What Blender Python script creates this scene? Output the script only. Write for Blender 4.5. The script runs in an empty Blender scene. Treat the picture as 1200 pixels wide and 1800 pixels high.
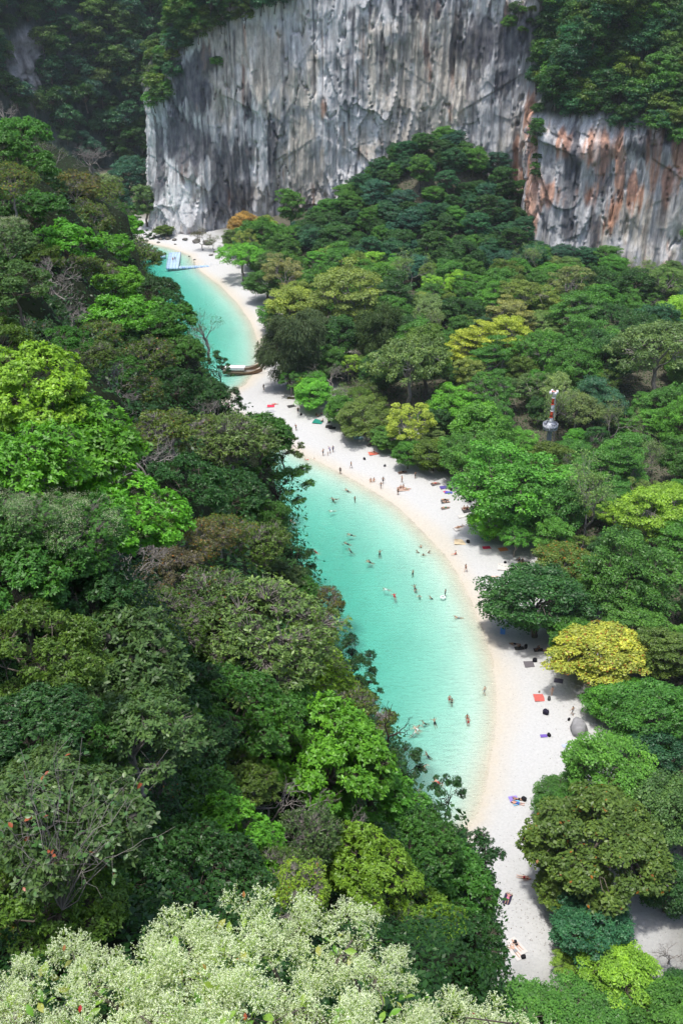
import bpy, math, random
import numpy as np
from mathutils import Vector, Matrix

scene = bpy.context.scene
# ---------------------------------------------------------------- camera
H_CAM, PITCH, F = 109.0, math.radians(28.6), 1800.0      # F: focal length in photograph pixels (36 mm)
cam_d = bpy.data.cameras.new('camera')
cam_d.sensor_fit = 'VERTICAL'; cam_d.sensor_height = 36.0; cam_d.lens = 36.0
cam_d.clip_start = 0.2; cam_d.clip_end = 20000
cam = bpy.data.objects.new('camera', cam_d)
scene.collection.objects.link(cam)
cam.location = (0, 0, H_CAM)
cam.rotation_euler = (math.pi / 2 - PITCH, 0, 0)
scene.camera = cam
# ---------------------------------------------------------------- sky, sun, exposure
SUN_EL = math.radians(77)
SUN_AZ = math.atan2(-0.75, -0.65)                         # towards the sun, clockwise from +Y
world = bpy.data.worlds.new('World'); scene.world = world
world.use_nodes = True
wn = world.node_tree.nodes; wl = world.node_tree.links
sky = wn.new('ShaderNodeTexSky'); sky.sky_type = 'NISHITA'; sky.sun_disc = False
sky.sun_elevation = SUN_EL; sky.sun_rotation = SUN_AZ
sky.air_density = 1.0; sky.dust_density = 3.0; sky.ozone_density = 1.0
bgn = wn['Background']; bgn.inputs['Strength'].default_value = 0.15
wl.new(sky.outputs['Color'], bgn.inputs['Color'])
sun_d = bpy.data.lights.new('sun', 'SUN'); sun_d.energy = 2.35; sun_d.angle = math.radians(4.0)
sun_d.color = (1.0, 0.97, 0.925)
sun = bpy.data.objects.new('sun', sun_d); scene.collection.objects.link(sun)
to_sun = Vector((math.sin(SUN_AZ) * math.cos(SUN_EL), math.cos(SUN_AZ) * math.cos(SUN_EL), math.sin(SUN_EL)))
sun.rotation_euler = (-to_sun).to_track_quat('-Z', 'Y').to_euler()
vs = scene.view_settings
scene.display_settings.display_device = 'sRGB'
vs.view_transform = 'Standard'; vs.look = 'None'; vs.gamma = 1.0; vs.use_curve_mapping = False
vs.exposure = 0.75
cy = scene.cycles
cy.max_bounces = 7; cy.diffuse_bounces = 3; cy.glossy_bounces = 2; cy.transmission_bounces = 3
cy.transparent_max_bounces = 12; cy.volume_bounces = 1
cy.use_denoising = True

rng = np.random.default_rng(7)
random.seed(7)
cP, sP = math.cos(PITCH), math.sin(PITCH)

# ---------------------------------------------------------------- where a pixel of the photograph looks
def ray(px, py):
    u = (px - 600.0) / F; v = (900.0 - py) / F
    return np.array([u, cP + v * sP, -sP + v * cP])
def at_z(px, py, z=0.0):
    d = ray(px, py); t = (H_CAM - z) / -d[2]
    return np.array([0, 0, H_CAM]) + d * t
def at_t(px, py, t):
    return np.array([0, 0, H_CAM]) + ray(px, py) * t
def at_Y(px, py, Y):
    d = ray(px, py)
    return np.array([0, 0, H_CAM]) + d * (Y / d[1])
def proj(P):
    P = np.asarray(P, float)
    x = P[..., 0]; y = P[..., 1]; z = P[..., 2] - H_CAM
    t = y * cP - z * sP
    v = (y * sP + z * cP) / np.where(t > 0.5, t, 0.5); u = x / np.where(t > 0.5, t, 0.5)
    return 600 + u * F, 900 - v * F, t

# ---------------------------------------------------------------- noise
def _h(ix, iy, s):
    n = (ix.astype(np.int64) * 374761393 + iy.astype(np.int64) * 668265263 + s * 1442695041) & 0x7fffffff
    n = ((n ^ (n >> 13)) * 1274126177) & 0x7fffffff
    n = ((n ^ (n >> 16)) * 668265263) & 0x7fffffff
    return (n & 0xffffff) / float(0xffffff)
def vn(x, y, s=0):
    x = np.asarray(x, float); y = np.asarray(y, float)
    ix = np.floor(x); iy = np.floor(y); fx = x - ix; fy = y - iy
    fx = fx * fx * (3 - 2 * fx); fy = fy * fy * (3 - 2 * fy)
    a = _h(ix, iy, s); b = _h(ix + 1, iy, s); c = _h(ix, iy + 1, s); d = _h(ix + 1, iy + 1, s)
    return (a * (1 - fx) + b * fx) * (1 - fy) + (c * (1 - fx) + d * fx) * fy
def fbm(x, y, s=0, o=4):
    r = 0; a = 0.5; f = 1.0
    for k in range(o):
        r = r + a * vn(x * f + 17.3 * k, y * f - 9.1 * k, s + k); a *= 0.5; f *= 2.03
    return r / (1 - 0.5 ** o)
def sm(e0, e1, x):
    t = np.clip((x - e0) / (e1 - e0), 0, 1)
    return t * t * (3 - 2 * t)
def blobs(px, py, L):
    r = np.zeros_like(px)
    for (cx, cy_, rx, ry, a) in L:
        r = np.maximum(r, a * np.exp(-(((px - cx) / rx) ** 2 + ((py - cy_) / ry) ** 2) * 0.8))
    return r

# ---------------------------------------------------------------- mesh helpers
C = scene.collection
def raw_mesh(name, V, faces, smooth=False):
    """V (n,3); faces: (m,k) array or list of arrays with different k"""
    me = bpy.data.meshes.new(name)
    if isinstance(faces, np.ndarray): faces = [faces]
    faces = [np.asarray(f, np.int32) for f in faces if len(f)]
    V = np.asarray(V, np.float32)
    me.vertices.add(len(V)); me.vertices.foreach_set('co', V.ravel())
    nl = sum(f.size for f in faces); nf = sum(len(f) for f in faces)
    me.loops.add(nl); me.polygons.add(nf)
    me.loops.foreach_set('vertex_index', np.concatenate([f.ravel() for f in faces]))
    tot = np.concatenate([np.full(len(f), f.shape[1], np.int32) for f in faces])
    st = np.concatenate([[0], np.cumsum(tot)[:-1]]).astype(np.int32)
    me.polygons.foreach_set('loop_start', st)
    if smooth: me.polygons.foreach_set('use_smooth', np.ones(nf, bool))
    me.update(calc_edges=True)
    return me
def face_attr(me, name, vals):
    a = me.attributes.new(name, 'FLOAT', 'FACE'); a.data.foreach_set('value', np.asarray(vals, np.float32))
def vcol(me, name, col):
    a = me.attributes.new(name, 'FLOAT_COLOR', 'POINT')
    c = np.ones((len(col), 4), np.float32); c[:, :3] = col
    a.data.foreach_set('color', c.ravel())
def obj(name, me, mat=None, parent=None):
    o = bpy.data.objects.new(name, me); C.objects.link(o)
    if mat is not None and me is not None and len(me.materials) == 0: me.materials.append(mat)
    if parent is not None: o.parent = parent
    return o
def tag(o, label=None, cat=None, group=None, kind=None):
    if label: o['label'] = label
    if cat: o['category'] = cat
    if group: o['group'] = group
    if kind: o['kind'] = kind
    return o
def empty(name, loc=(0, 0, 0), rz=0.0, sc=(1, 1, 1)):
    o = bpy.data.objects.new(name, None); C.objects.link(o)
    o.location = loc; o.rotation_euler = (0, 0, rz); o.scale = sc
    o.empty_display_size = 0.2
    return o
class MB:
    """collects tubes, boxes, discs into one mesh"""
    def __init__(s): s.v = []; s.q = []; s.t = []; s.n = 0
    def add(s, V, q=None, t=None):
        V = np.asarray(V, float)
        if q is not None and len(q): s.q.append(np.asarray(q, np.int32) + s.n)
        if t is not None and len(t): s.t.append(np.asarray(t, np.int32) + s.n)
        s.v.append(V); s.n += len(V)
    def tube(s, pts, rad, k=6, caps=True):
        pts = np.asarray(pts, float); n = len(pts); rad = np.broadcast_to(np.asarray(rad, float), (n,))
        T = np.gradient(pts, axis=0); T /= np.linalg.norm(T, axis=1)[:, None] + 1e-9
        ref = np.array([0, 0, 1.0]) if abs(T[:, 2]).mean() < 0.9 else np.array([1.0, 0, 0])
        A = np.cross(T, ref); A /= np.linalg.norm(A, axis=1)[:, None] + 1e-9
        B = np.cross(T, A)
        an = np.arange(k) * 2 * math.pi / k
        R = pts[:, None] + rad[:, None, None] * (np.cos(an)[None, :, None] * A[:, None] + np.sin(an)[None, :, None] * B[:, None])
        i = np.arange(n - 1)[:, None]; j = np.arange(k)[None]
        q = np.stack([i * k + j, i * k + (j + 1) % k, (i + 1) * k + (j + 1) % k, (i + 1) * k + j], -1).reshape(-1, 4)
        V = R.reshape(-1, 3); t = []
        if caps:
            V = np.vstack([V, pts[0], pts[-1]]); b = n * k
            for jj in range(k):
                t.append((b, (jj + 1) % k, jj)); t.append((b + 1, (n - 1) * k + jj, (n - 1) * k + (jj + 1) % k))
        s.add(V, q, t)
    def box(s, c, size, rz=0.0, taper=1.0, bev=0.0):
        x, y, z = np.asarray(size, float) / 2
        V = np.array([(sx * x * (taper if sz > 0 else 1), sy * y * (taper if sz > 0 else 1), sz * z) for sz in (-1, 1) for sx, sy in ((-1, -1), (1, -1), (1, 1), (-1, 1))])
        q = [(3, 2, 1, 0), (4, 5, 6, 7), (0, 1, 5, 4), (1, 2, 6, 5), (2, 3, 7, 6), (3, 0, 4, 7)]
        c_, s_ = math.cos(rz), math.sin(rz)
        V = np.stack([V[:, 0] * c_ - V[:, 1] * s_, V[:, 0] * s_ + V[:, 1] * c_, V[:, 2]], -1) + np.asarray(c)
        s.add(V, q)
    def lathe(s, prof, k=16, c=(0, 0, 0)):
        prof = np.asarray(prof, float); n = len(prof); an = np.arange(k) * 2 * math.pi / k
        V = np.stack([prof[:, 0][:, None] * np.cos(an), prof[:, 0][:, None] * np.sin(an), np.repeat(prof[:, 1][:, None], k, 1)], -1).reshape(-1, 3) + np.asarray(c)
        i = np.arange(n - 1)[:, None]; j = np.arange(k)[None]
        q = np.stack([i * k + j, i * k + (j + 1) % k, (i + 1) * k + (j + 1) % k, (i + 1) * k + j], -1).reshape(-1, 4)
        s.add(V, q)
    def mesh(s, name, smooth=False):
        f = []
        if s.q: f.append(np.vstack(s.q))
        if s.t: f.append(np.vstack(s.t))
        return raw_mesh(name, np.vstack(s.v), f, smooth)
    def build(s, name, mat, parent=None, smooth=False):
        return obj(name, s.mesh(name, smooth), mat, parent)

# ---------------------------------------------------------------- materials
def new_mat(name):
    m = bpy.data.materials.new(name); m.use_nodes = True
    nt = m.node_tree; b = nt.nodes['Principled BSDF']
    return m, nt, b, nt.nodes['Material Output']
def plain(name, col, rough=0.6, noise=0.12, scale=6.0, spec=0.3, objcol=False, metallic=0.0):
    m, nt, b, out = new_mat(name); N = nt.nodes; L = nt.links
    tc = N.new('ShaderNodeTexCoord'); no = N.new('ShaderNodeTexNoise'); no.inputs['Scale'].default_value = scale; no.inputs['Detail'].default_value = 4
    L.new(tc.outputs['Object'], no.inputs['Vector'])
    mr = N.new('ShaderNodeMapRange'); mr.inputs['To Min'].default_value = 1 - noise * 2; mr.inputs['To Max'].default_value = 1 + noise * 2
    L.new(no.outputs['Fac'], mr.inputs['Value'])
    vm = N.new('ShaderNodeVectorMath'); vm.operation = 'SCALE'
    if objcol:
        oi = N.new('ShaderNodeObjectInfo'); L.new(oi.outputs['Color'], vm.inputs[0])
    else: vm.inputs[0].default_value = col
    L.new(mr.outputs['Result'], vm.inputs['Scale']); L.new(vm.outputs['Vector'], b.inputs['Base Color'])
    b.inputs['Roughness'].default_value = rough; b.inputs['Specular IOR Level'].default_value = spec; b.inputs['Metallic'].default_value = metallic
    return m
def leaf_material(name, trans=0.32, gloss=0.34, fixed=None, yellow=0.35):
    m, nt, b, out = new_mat(name); N = nt.nodes; L = nt.links
    at = N.new('ShaderNodeAttribute'); at.attribute_name = 'lv'
    mr = N.new('ShaderNodeMapRange'); mr.inputs['To Min'].default_value = 0.5; mr.inputs['To Max'].default_value = 1.5
    L.new(at.outputs['Fac'], mr.inputs['Value'])
    if fixed is None:
        oi = N.new('ShaderNodeObjectInfo'); src = oi.outputs['Color']
    else:
        rgb = N.new('ShaderNodeRGB'); rgb.outputs[0].default_value = (*fixed, 1); src = rgb.outputs[0]
    vm = N.new('ShaderNodeVectorMath'); vm.operation = 'SCALE'; L.new(src, vm.inputs[0]); L.new(mr.outputs['Result'], vm.inputs['Scale'])
    ye = N.new('ShaderNodeVectorMath'); ye.operation = 'MULTIPLY'; ye.inputs[1].default_value = (1.38, 1.14, 0.75); L.new(vm.outputs['Vector'], ye.inputs[0])
    y2 = N.new('ShaderNodeMapRange'); y2.inputs['From Min'].default_value = 0.45; y2.inputs['From Max'].default_value = 0.95; y2.inputs['To Max'].default_value = yellow * 2
    L.new(at.outputs['Fac'], y2.inputs['Value'])
    mx = N.new('ShaderNodeMix'); mx.data_type = 'RGBA'; L.new(y2.outputs['Result'], mx.inputs['Factor'])
    L.new(vm.outputs['Vector'], mx.inputs['A']); L.new(ye.outputs['Vector'], mx.inputs['B'])
    L.new(mx.outputs['Result'], b.inputs['Base Color'])
    b.inputs['Roughness'].default_value = 0.42; b.inputs['Specular IOR Level'].default_value = gloss
    tr = N.new('ShaderNodeBsdfTranslucent')
    t2 = N.new('ShaderNodeVectorMath'); t2.operation = 'MULTIPLY'; t2.inputs[1].default_value = (1.25, 1.25, 0.5); L.new(mx.outputs['Result'], t2.inputs[0])
    L.new(t2.outputs['Vector'], tr.inputs['Color'])
    ms = N.new('ShaderNodeMixShader'); ms.inputs['Fac'].default_value = trans
    L.new(b.outputs[0], ms.inputs[1]); L.new(tr.outputs[0], ms.inputs[2]); L.new(ms.outputs[0], out.inputs['Surface'])
    return m
M_leaf = leaf_material('leaf')
M_needle = leaf_material('needle', trans=0.2, gloss=0.15, yellow=0.1)
M_orange_leaf = leaf_material('orange_leaf', fixed=(0.30, 0.12, 0.02), trans=0.3)
M_blossom = leaf_material('blossom', fixed=(0.50, 0.56, 0.36), trans=0.3, gloss=0.1, yellow=0.0)
M_bark = plain('bark', (0.13, 0.11, 0.09), 0.9, 0.25, 3.0, 0.1)
M_pale_bark = plain('pale_bark', (0.24, 0.22, 0.20), 0.9, 0.25, 3.0, 0.1)
M_dark_bark = plain('dark_bark', (0.06, 0.045, 0.04), 0.9, 0.25, 3.0, 0.1)
# ---------------------------------------------------------------- plant templates (one mesh each for trunk and crown; copies share them)
def nrm(v): return v / (np.linalg.norm(v, axis=-1, keepdims=True) + 1e-9)
def leaf_quads(Cn, Nn, Ln, Wn, R, axis=None, wide=0.5, fold=0.12):
    n = len(Cn); Nn = nrm(Nn)
    a = R.normal(size=(n, 3)) if axis is None else axis + R.normal(size=(n, 3)) * 0.12
    a = nrm(a - (a * Nn).sum(1, keepdims=True) * Nn); b = np.cross(Nn, a)
    Ln = np.asarray(Ln)[:, None]; Wn = np.asarray(Wn)[:, None]
    mid = Cn + a * Ln * (wide - 0.5)
    V = np.stack([Cn - a * Ln / 2 , mid + b * Wn / 2 + Nn * Wn * fold, Cn + a * Ln / 2 - Nn * Ln * 0.06, mid - b * Wn / 2 + Nn * Wn * fold], 1)
    return V.reshape(-1, 3)
def quad_mesh(name, V, lv, mats, midx=None):
    n = len(V) // 4
    me = raw_mesh(name, V, np.arange(n * 4, dtype=np.int32).reshape(n, 4))
    face_attr(me, 'lv', lv)
    for m in mats: me.materials.append(m)
    if midx is not None: me.polygons.foreach_set('material_index', midx.astype(np.int32))
    return me
def fib(n, R, zmin=-0.35, jit=0.25):
    i = np.arange(n) + 0.5; z = 1 - (1 - zmin) * i / n; ph = i * 2.399963 + R.uniform(0, 6)
    r = np.sqrt(np.clip(1 - z * z, 0, 1)); d = np.stack([r * np.cos(ph), r * np.sin(ph), z], 1)
    return nrm(d + R.normal(size=(n, 3)) * jit)
def limb(mb, p0, p1, r0, r1, R, k=5, n=5, wob=0.08, lift=0.0):
    p0 = np.asarray(p0, float); p1 = np.asarray(p1, float); s = np.linspace(0, 1, n)[:, None]; Ld = np.linalg.norm(p1 - p0)
    pts = p0 + (p1 - p0) * s; w = R.normal(size=(n, 3)) * Ld * wob; w[0] = 0; w[-1] = 0
    pts = pts + w; pts[:, 2] += lift * Ld * (s[:, 0] * (1 - s[:, 0])) * 4
    mb.tube(pts, np.linspace(r0, r1, n), k, caps=False); return pts
TPL = {}
def skeleton(mb, pc, hc, R0, R, trunk_r, nl=9, twigs=True):
    """trunk up to the crown, limbs towards groups of puffs, a branch to every puff"""
    fork = np.array([R.normal() * R0 * 0.05, R.normal() * R0 * 0.05, hc - R0 * 0.35])
    tp = limb(mb, (0, 0, -0.6), fork, trunk_r * 1.25, trunk_r * 0.75, R, 7, 6, 0.02)
    di = fib(nl, R, 0.0, 0.2); ends = []
    for d in di:
        e = np.array([0, 0, hc]) + d * R0 * np.array([0.55, 0.55, 0.4]); limb(mb, fork + (0, 0, -R.uniform(0, 0.3) * R0 * 0.5), e, trunk_r * 0.55, trunk_r * 0.22, R, 5, 5, 0.07, 0.08); ends.append(e)
    ends = np.array(ends)
    if twigs:
        for p in pc:
            j = np.argmin(((ends - p) ** 2).sum(1)); limb(mb, ends[j], p, trunk_r * 0.22, trunk_r * 0.07, R, 4, 4, 0.1)
def broadleaf(key, seed, R0=6.0, hc=7.6, squash=0.7, npuff=70, nleaf=17000, leaf=0.36, puff=0.27, flat=0.62, tiers=0, gap=0.0, fleck=0.0, zmin=-0.35, bark=None, trunk_r=0.3, ups=0.55, aspect=0.55):
    R = np.random.default_rng(seed)
    d = fib(npuff, R, zmin)
    lob = nrm(R.normal(size=(7, 3)) * (1, 1, 0.5)); mult = 0.62 + 0.48 * np.max(np.clip(d @ lob.T, 0, 1) ** 3 * R.uniform(0.4, 1, 7), 1)
    mult *= R.uniform(0.8, 1.08, npuff)
    if gap: keep = R.random(npuff) > gap; d, mult = d[keep], mult[keep]
    pc = d * mult[:, None] * R0 * np.array([1, 1, squash])
    inner = d[::3] * R0 * 0.55 * np.array([1, 1, squash]); pc = np.vstack([pc, inner])
    if tiers:
        q = R0 * squash * 1.5 / tiers; pc[:, 2] = np.round(pc[:, 2] / q + R.normal(size=len(pc)) * 0.1) * q - 0.10 * np.hypot(pc[:, 0], pc[:, 1])
        flat *= 0.5
    pc[:, 2] += hc
    pr = R0 * puff * R.uniform(0.7, 1.3, len(pc))
    w = pr ** 2; w[-len(inner):] *= 0.5; w /= w.sum()
    idx = R.choice(len(pc), nleaf, p=w)
    u = R.normal(size=(nleaf, 3)); u = nrm(u); u[:, 2] = np.where((u[:, 2] < -0.1) & (R.random(nleaf) < 0.75), -u[:, 2], u[:, 2])
    rr = pr[idx] * (0.55 + 0.5 * R.random(nleaf) ** 0.6) * (1 + 0.25 * (vn(u[:, 0] * 2.2 + idx * 3.1, u[:, 1] * 2.2 + u[:, 2] * 2, seed) - 0.5) * 2)
    P = pc[idx] + u * rr[:, None] * np.array([1, 1, flat])
    N = nrm(u * 0.55 + np.array([0, 0, ups]) + R.normal(size=(nleaf, 3)) * 0.42)
    Ls = leaf * R.uniform(0.7, 1.35, nleaf)
    V = leaf_quads(P, N, Ls, Ls * aspect * R.uniform(0.85, 1.2, nleaf), R, wide=0.56)
    pv = R.normal(size=len(pc)) * 0.12
    lv = np.clip(0.5 + pv[idx] + R.normal(size=nleaf) * 0.14, 0.05, 1)
    mi = (R.random(nleaf) < fleck).astype(int) if fleck else None
    cr = quad_mesh('crown', V, lv, [M_leaf, M_orange_leaf] if fleck else [M_leaf], mi)
    mb = MB(); skeleton(mb, pc, hc, R0, R, trunk_r)
    tm = mb.mesh('trunk', True); tm.materials.append(bark or M_bark)
    TPL[key] = dict(R=R0, hc=hc, trunk=tm, crown=cr)
def rosette(key, seed, R0=2.5, hc=2.4, squash=0.72, npuff=60, ntip=1500, per=8, leaf=0.15, aspect=0.42, puff=0.28, spread=0.8, twig=1.0, gap=0.0, zmin=-0.25, bark=None, trunk_r=0.09, jit=0.5, fleck=0.0, sub=1.0, tipup=0.5):
    """leaves in whorls at the twig tips, twigs visible between them"""
    R = np.random.default_rng(seed)
    d = fib(npuff, R, zmin); lob = nrm(R.normal(size=(8, 3)) * (1, 1, 0.6))
    mult = (0.60 + 0.52 * np.max(np.clip(d @ lob.T, 0, 1) ** 3 * R.uniform(0.4, 1, 8), 1)) * R.uniform(0.78, 1.08, npuff)
    if gap: keep = R.random(npuff) > gap; d, mult = d[keep], mult[keep]
    pc = d * mult[:, None] * R0 * np.array([1, 1, squash]); pc[:, 2] += hc
    pr = R0 * puff * R.uniform(0.7, 1.3, len(pc)); idx = R.choice(len(pc), ntip, p=pr ** 2 / (pr ** 2).sum())
    u = nrm(R.normal(size=(ntip, 3)) * (1, 1, 0.8) + d[idx] * 0.6); u[:, 2] = np.where(u[:, 2] < -0.15, -u[:, 2] * 0.6, u[:, 2])
    tip = pc[idx] + u * (pr[idx] * R.uniform(0.65, 1.08, ntip))[:, None] * np.array([1, 1, 0.72])
    ax = nrm(u * 0.6 + np.array([0, 0, tipup]) + R.normal(size=(ntip, 3)) * 0.25)
    e1 = nrm(np.cross(ax, R.normal(size=(ntip, 3)))); e2 = np.cross(ax, e1)
    ph = (np.arange(per) * 2.4)[None] + R.uniform(0, 6, (ntip, 1)) + R.normal(size=(ntip, per)) * 0.2
    rad = np.cos(ph)[..., None] * e1[:, None] + np.sin(ph)[..., None] * e2[:, None]
    tilt = R.uniform(0.35, 1.0, (ntip, per, 1)) * spread
    ld = nrm(ax[:, None] * (1 - tilt * 0.75) + rad * tilt + R.normal(size=(ntip, per, 3)) * 0.12 * jit)
    Ls = leaf * R.uniform(0.6, 1.25, (ntip, per))
    P = tip[:, None] + ld * (Ls * 0.55)[..., None] - ax[:, None] * (R.uniform(0, 0.7, (ntip, per)) * leaf)[..., None]
    Nn = nrm(ax[:, None] * 0.9 - rad * 0.25 + R.normal(size=(ntip, per, 3)) * 0.3 * jit)
    n = ntip * per
    V = leaf_quads(P.reshape(n, 3), Nn.reshape(n, 3), Ls.ravel(), Ls.ravel() * aspect, R, axis=ld.reshape(n, 3), wide=0.62)
    tv = R.normal(size=ntip) * 0.10; pv = R.normal(size=len(pc)) * 0.07
    lv = np.clip(0.5 + np.repeat(tv + pv[idx], per) + R.normal(size=n) * 0.12, 0.03, 1)
    mi = (R.random(n) < fleck).astype(int) if fleck else None
    cr = quad_mesh('crown', V, lv, [M_leaf, M_orange_leaf] if fleck else [M_leaf], mi)
    mb = MB(); skeleton(mb, pc, hc, R0, R, trunk_r, 10)
    ntw = int(ntip * twig)
    A = pc[idx[:ntw]] - d[idx[:ntw]] * (pr[idx[:ntw]] * 0.4)[:, None]; B = tip[:ntw]
    for s_ in range(2):
        M_ = (A + B) / 2 + R.normal(size=A.shape) * R0 * 0.02
        P0, P1 = (A, M_) if s_ == 0 else (M_, B)
        w = R0 * 0.0035 * (1.4 if s_ == 0 else 0.8) * sub; sd = nrm(np.cross(P1 - P0, R.normal(size=A.shape))) * w; s2 = nrm(np.cross(P1 - P0, sd)) * w
        V3 = np.stack([P0 + sd, P0 - sd, P0 + s2, P1 + sd * .7, P1 - sd * .7, P1 + s2 * .7], 1).reshape(-1, 3)
        b = np.arange(ntw)[:, None] * 6
        mb.add(V3, np.vstack([b + [0, 1, 4, 3], b + [1, 2, 5, 4], b + [2, 0, 3, 5]]))
    tm = mb.mesh('trunk', True); tm.materials.append(bark or M_bark)
    TPL[key] = dict(R=R0, hc=hc, trunk=tm, crown=cr, tips=tip, ax=ax)
def blossom_for(key, seed, frac=0.3, size=0.035, per=26, spread=0.10):
    """small white flowers in loose heads over the outer twigs of a template"""
    t = TPL[key]; R = np.random.default_rng(seed); tip = t['tips']; top = tip[:, 2] + R.normal(size=len(tip)) * 0.5 + 0.8 * vn(tip[:, 0] * 1.1, tip[:, 1] * 1.1, seed) * 2
    sel = np.argsort(-top)[:int(len(tip) * frac)]
    c = np.repeat(tip[sel] + t['ax'][sel] * spread * 1.3, per, 0) + R.normal(size=(len(sel) * per, 3)) * spread * np.array([1, 1, 0.6])
    n = len(c); V = leaf_quads(c, R.normal(size=(n, 3)) + (0, 0, 0.8), np.full(n, size), np.full(n, size * 0.6), R)
    t['blossom'] = quad_mesh('blossom', V, np.clip(0.5 + R.normal(size=n) * 0.2, 0, 1), [M_blossom])
def casuarina(key, seed, R0=5.0, hc=6.2, npuff=60, nleaf=24000):
    R = np.random.default_rng(seed); d = fib(npuff, R, -0.7); pc = d * R0 * R.uniform(0.55, 1, (npuff, 1)) * np.array([0.8, 0.8, 1.15]); pc[:, 2] += hc
    pr = R0 * 0.24 * R.uniform(0.7, 1.3, npuff); idx = R.integers(0, npuff, nleaf)
    u = nrm(R.normal(size=(nleaf, 3))); P = pc[idx] + u * (pr[idx] * R.random(nleaf) ** 0.4)[:, None] * np.array([1, 1, 0.9])
    hang = nrm(d[idx] * np.array([0.5, 0.5, 0]) + np.array([0, 0, -0.75]) + R.normal(size=(nleaf, 3)) * 0.25)
    P = P + hang * R.uniform(0, 0.5, (nleaf, 1))
    Ls = R.uniform(0.5, 1.0, nleaf); V = leaf_quads(P, R.normal(size=(nleaf, 3)), Ls, np.full(nleaf, 0.09), R, axis=hang)
    cr = quad_mesh('crown', V, np.clip(0.45 + R.normal(size=nleaf) * 0.15 + R.normal(size=npuff)[idx] * 0.1, 0, 1), [M_needle])
    mb = MB(); skeleton(mb, pc, hc, R0, R, 0.25, 12)
    tm = mb.mesh('trunk', True); tm.materials.append(M_bark); TPL[key] = dict(R=R0, hc=hc, trunk=tm, crown=cr)
def bare(key, seed, R0=4.0, hc=5.0, depth=6, bark=None, spread=0.62, r=0.16, split=(2, 3), up=0.25, nleaf=0, leaf=0.2):
    R = np.random.default_rng(seed); mb = MB(); tips = []
    def grow(p, dirv, L_, rad, k):
        q = p + dirv * L_; m = (p + q) / 2 + R.normal(size=3) * L_ * 0.09
        mb.tube(np.array([p, m, q]), [rad, rad * 0.84, rad * 0.68], 5 if k > 3 else 3, caps=False)
        if k == 0: tips.append(q); return
        for _ in range(R.integers(split[0], split[1] + 1)):
            grow(q, nrm(dirv + R.normal(size=3) * spread + (0, 0, up * 0.5)), L_ * R.uniform(0.62, 0.88), rad * 0.64, k - 1)
    grow(np.array([0, 0, -0.4]), np.array([0, 0, 1.0]), hc * 0.42, r, depth)
    tips = np.array(tips); sc_ = R0 / max(np.percentile(np.hypot(tips[:, 0], tips[:, 1]), 92), 0.1)
    V = np.vstack(mb.v); V[:, :2] *= sc_; top = np.percentile(V[:, 2], 97); V[:, 2] *= (hc + R0 * 0.6) / top
    mb.v = [V]; tm = mb.mesh('trunk', True); tm.materials.append(bark or M_pale_bark)
    cr = None
    if nleaf:
        T = tips * np.array([sc_, sc_, (hc + R0 * 0.6) / top]); i = R.integers(0, len(T), nleaf)
        P = T[i] + R.normal(size=(nleaf, 3)) * leaf * 0.9; Ls = leaf * R.uniform(0.6, 1.3, nleaf)
        cr = quad_mesh('crown', leaf_quads(P, R.normal(size=(nleaf, 3)) * 0.7 + (0, 0, 0.6), Ls, Ls * 0.5, R), np.clip(0.5 + R.normal(size=nleaf) * 0.15, 0, 1), [M_leaf])
    TPL[key] = dict(R=R0, hc=hc, trunk=tm, crown=cr)

# forest trees
broadleaf('round_a', 11, hc=6.6, npuff=170, nleaf=27000, leaf=0.32, squash=0.95, zmin=-0.7, puff=0.165, gap=0.08)
broadleaf('round_b', 12, hc=6.6, npuff=130, nleaf=25000, leaf=0.34, squash=1.05, zmin=-0.7, puff=0.19, gap=0.1)
broadleaf('round_c', 13, hc=6.4, npuff=190, nleaf=28000, leaf=0.29, squash=0.88, zmin=-0.65, puff=0.15, gap=0.12)
broadleaf('round_d', 14, hc=6.8, npuff=110, nleaf=22000, leaf=0.36, squash=1.1, zmin=-0.75, puff=0.2, gap=0.18)
broadleaf('almond', 15, hc=6.4, npuff=170, nleaf=30000, leaf=0.33, squash=0.8, zmin=-0.55, puff=0.15, gap=0.16, fleck=0.012, aspect=0.6)
broadleaf('autumn', 16, hc=6.4, npuff=140, nleaf=25000, leaf=0.34, squash=0.8, zmin=-0.55, puff=0.16, gap=0.12, fleck=0.07)
broadleaf('tiered_a', 17, hc=7.2, npuff=130, nleaf=20000, leaf=0.33, tiers=8, squash=1.15, puff=0.2, gap=0.14, zmin=-0.75, bark=M_pale_bark)
broadleaf('tiered_b', 18, hc=7.4, npuff=110, nleaf=18000, leaf=0.33, tiers=7, squash=0.9, puff=0.2, gap=0.16, zmin=-0.55, bark=M_pale_bark)
broadleaf('spread_a', 19, hc=7.4, npuff=120, nleaf=15000, leaf=0.29, squash=0.75, puff=0.14, gap=0.22, zmin=-0.35, bark=M_pale_bark)
broadleaf('spread_b', 20, hc=7.4, npuff=120, nleaf=14000, leaf=0.27, squash=0.9, puff=0.13, gap=0.26, zmin=-0.45, bark=M_pale_bark)
broadleaf('tall_a', 21, R0=4.5, hc=8.5, npuff=110, nleaf=17000, leaf=0.31, squash=1.45, puff=0.19, zmin=-0.85, gap=0.1)
casuarina('casuarina', 22)
bare('bare_a', 31, R0=5.5, hc=8.0, depth=7, r=0.3)
bare('bare_b', 32, R0=5.0, hc=7.0, depth=7, r=0.22, nleaf=2600, leaf=0.24)
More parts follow.
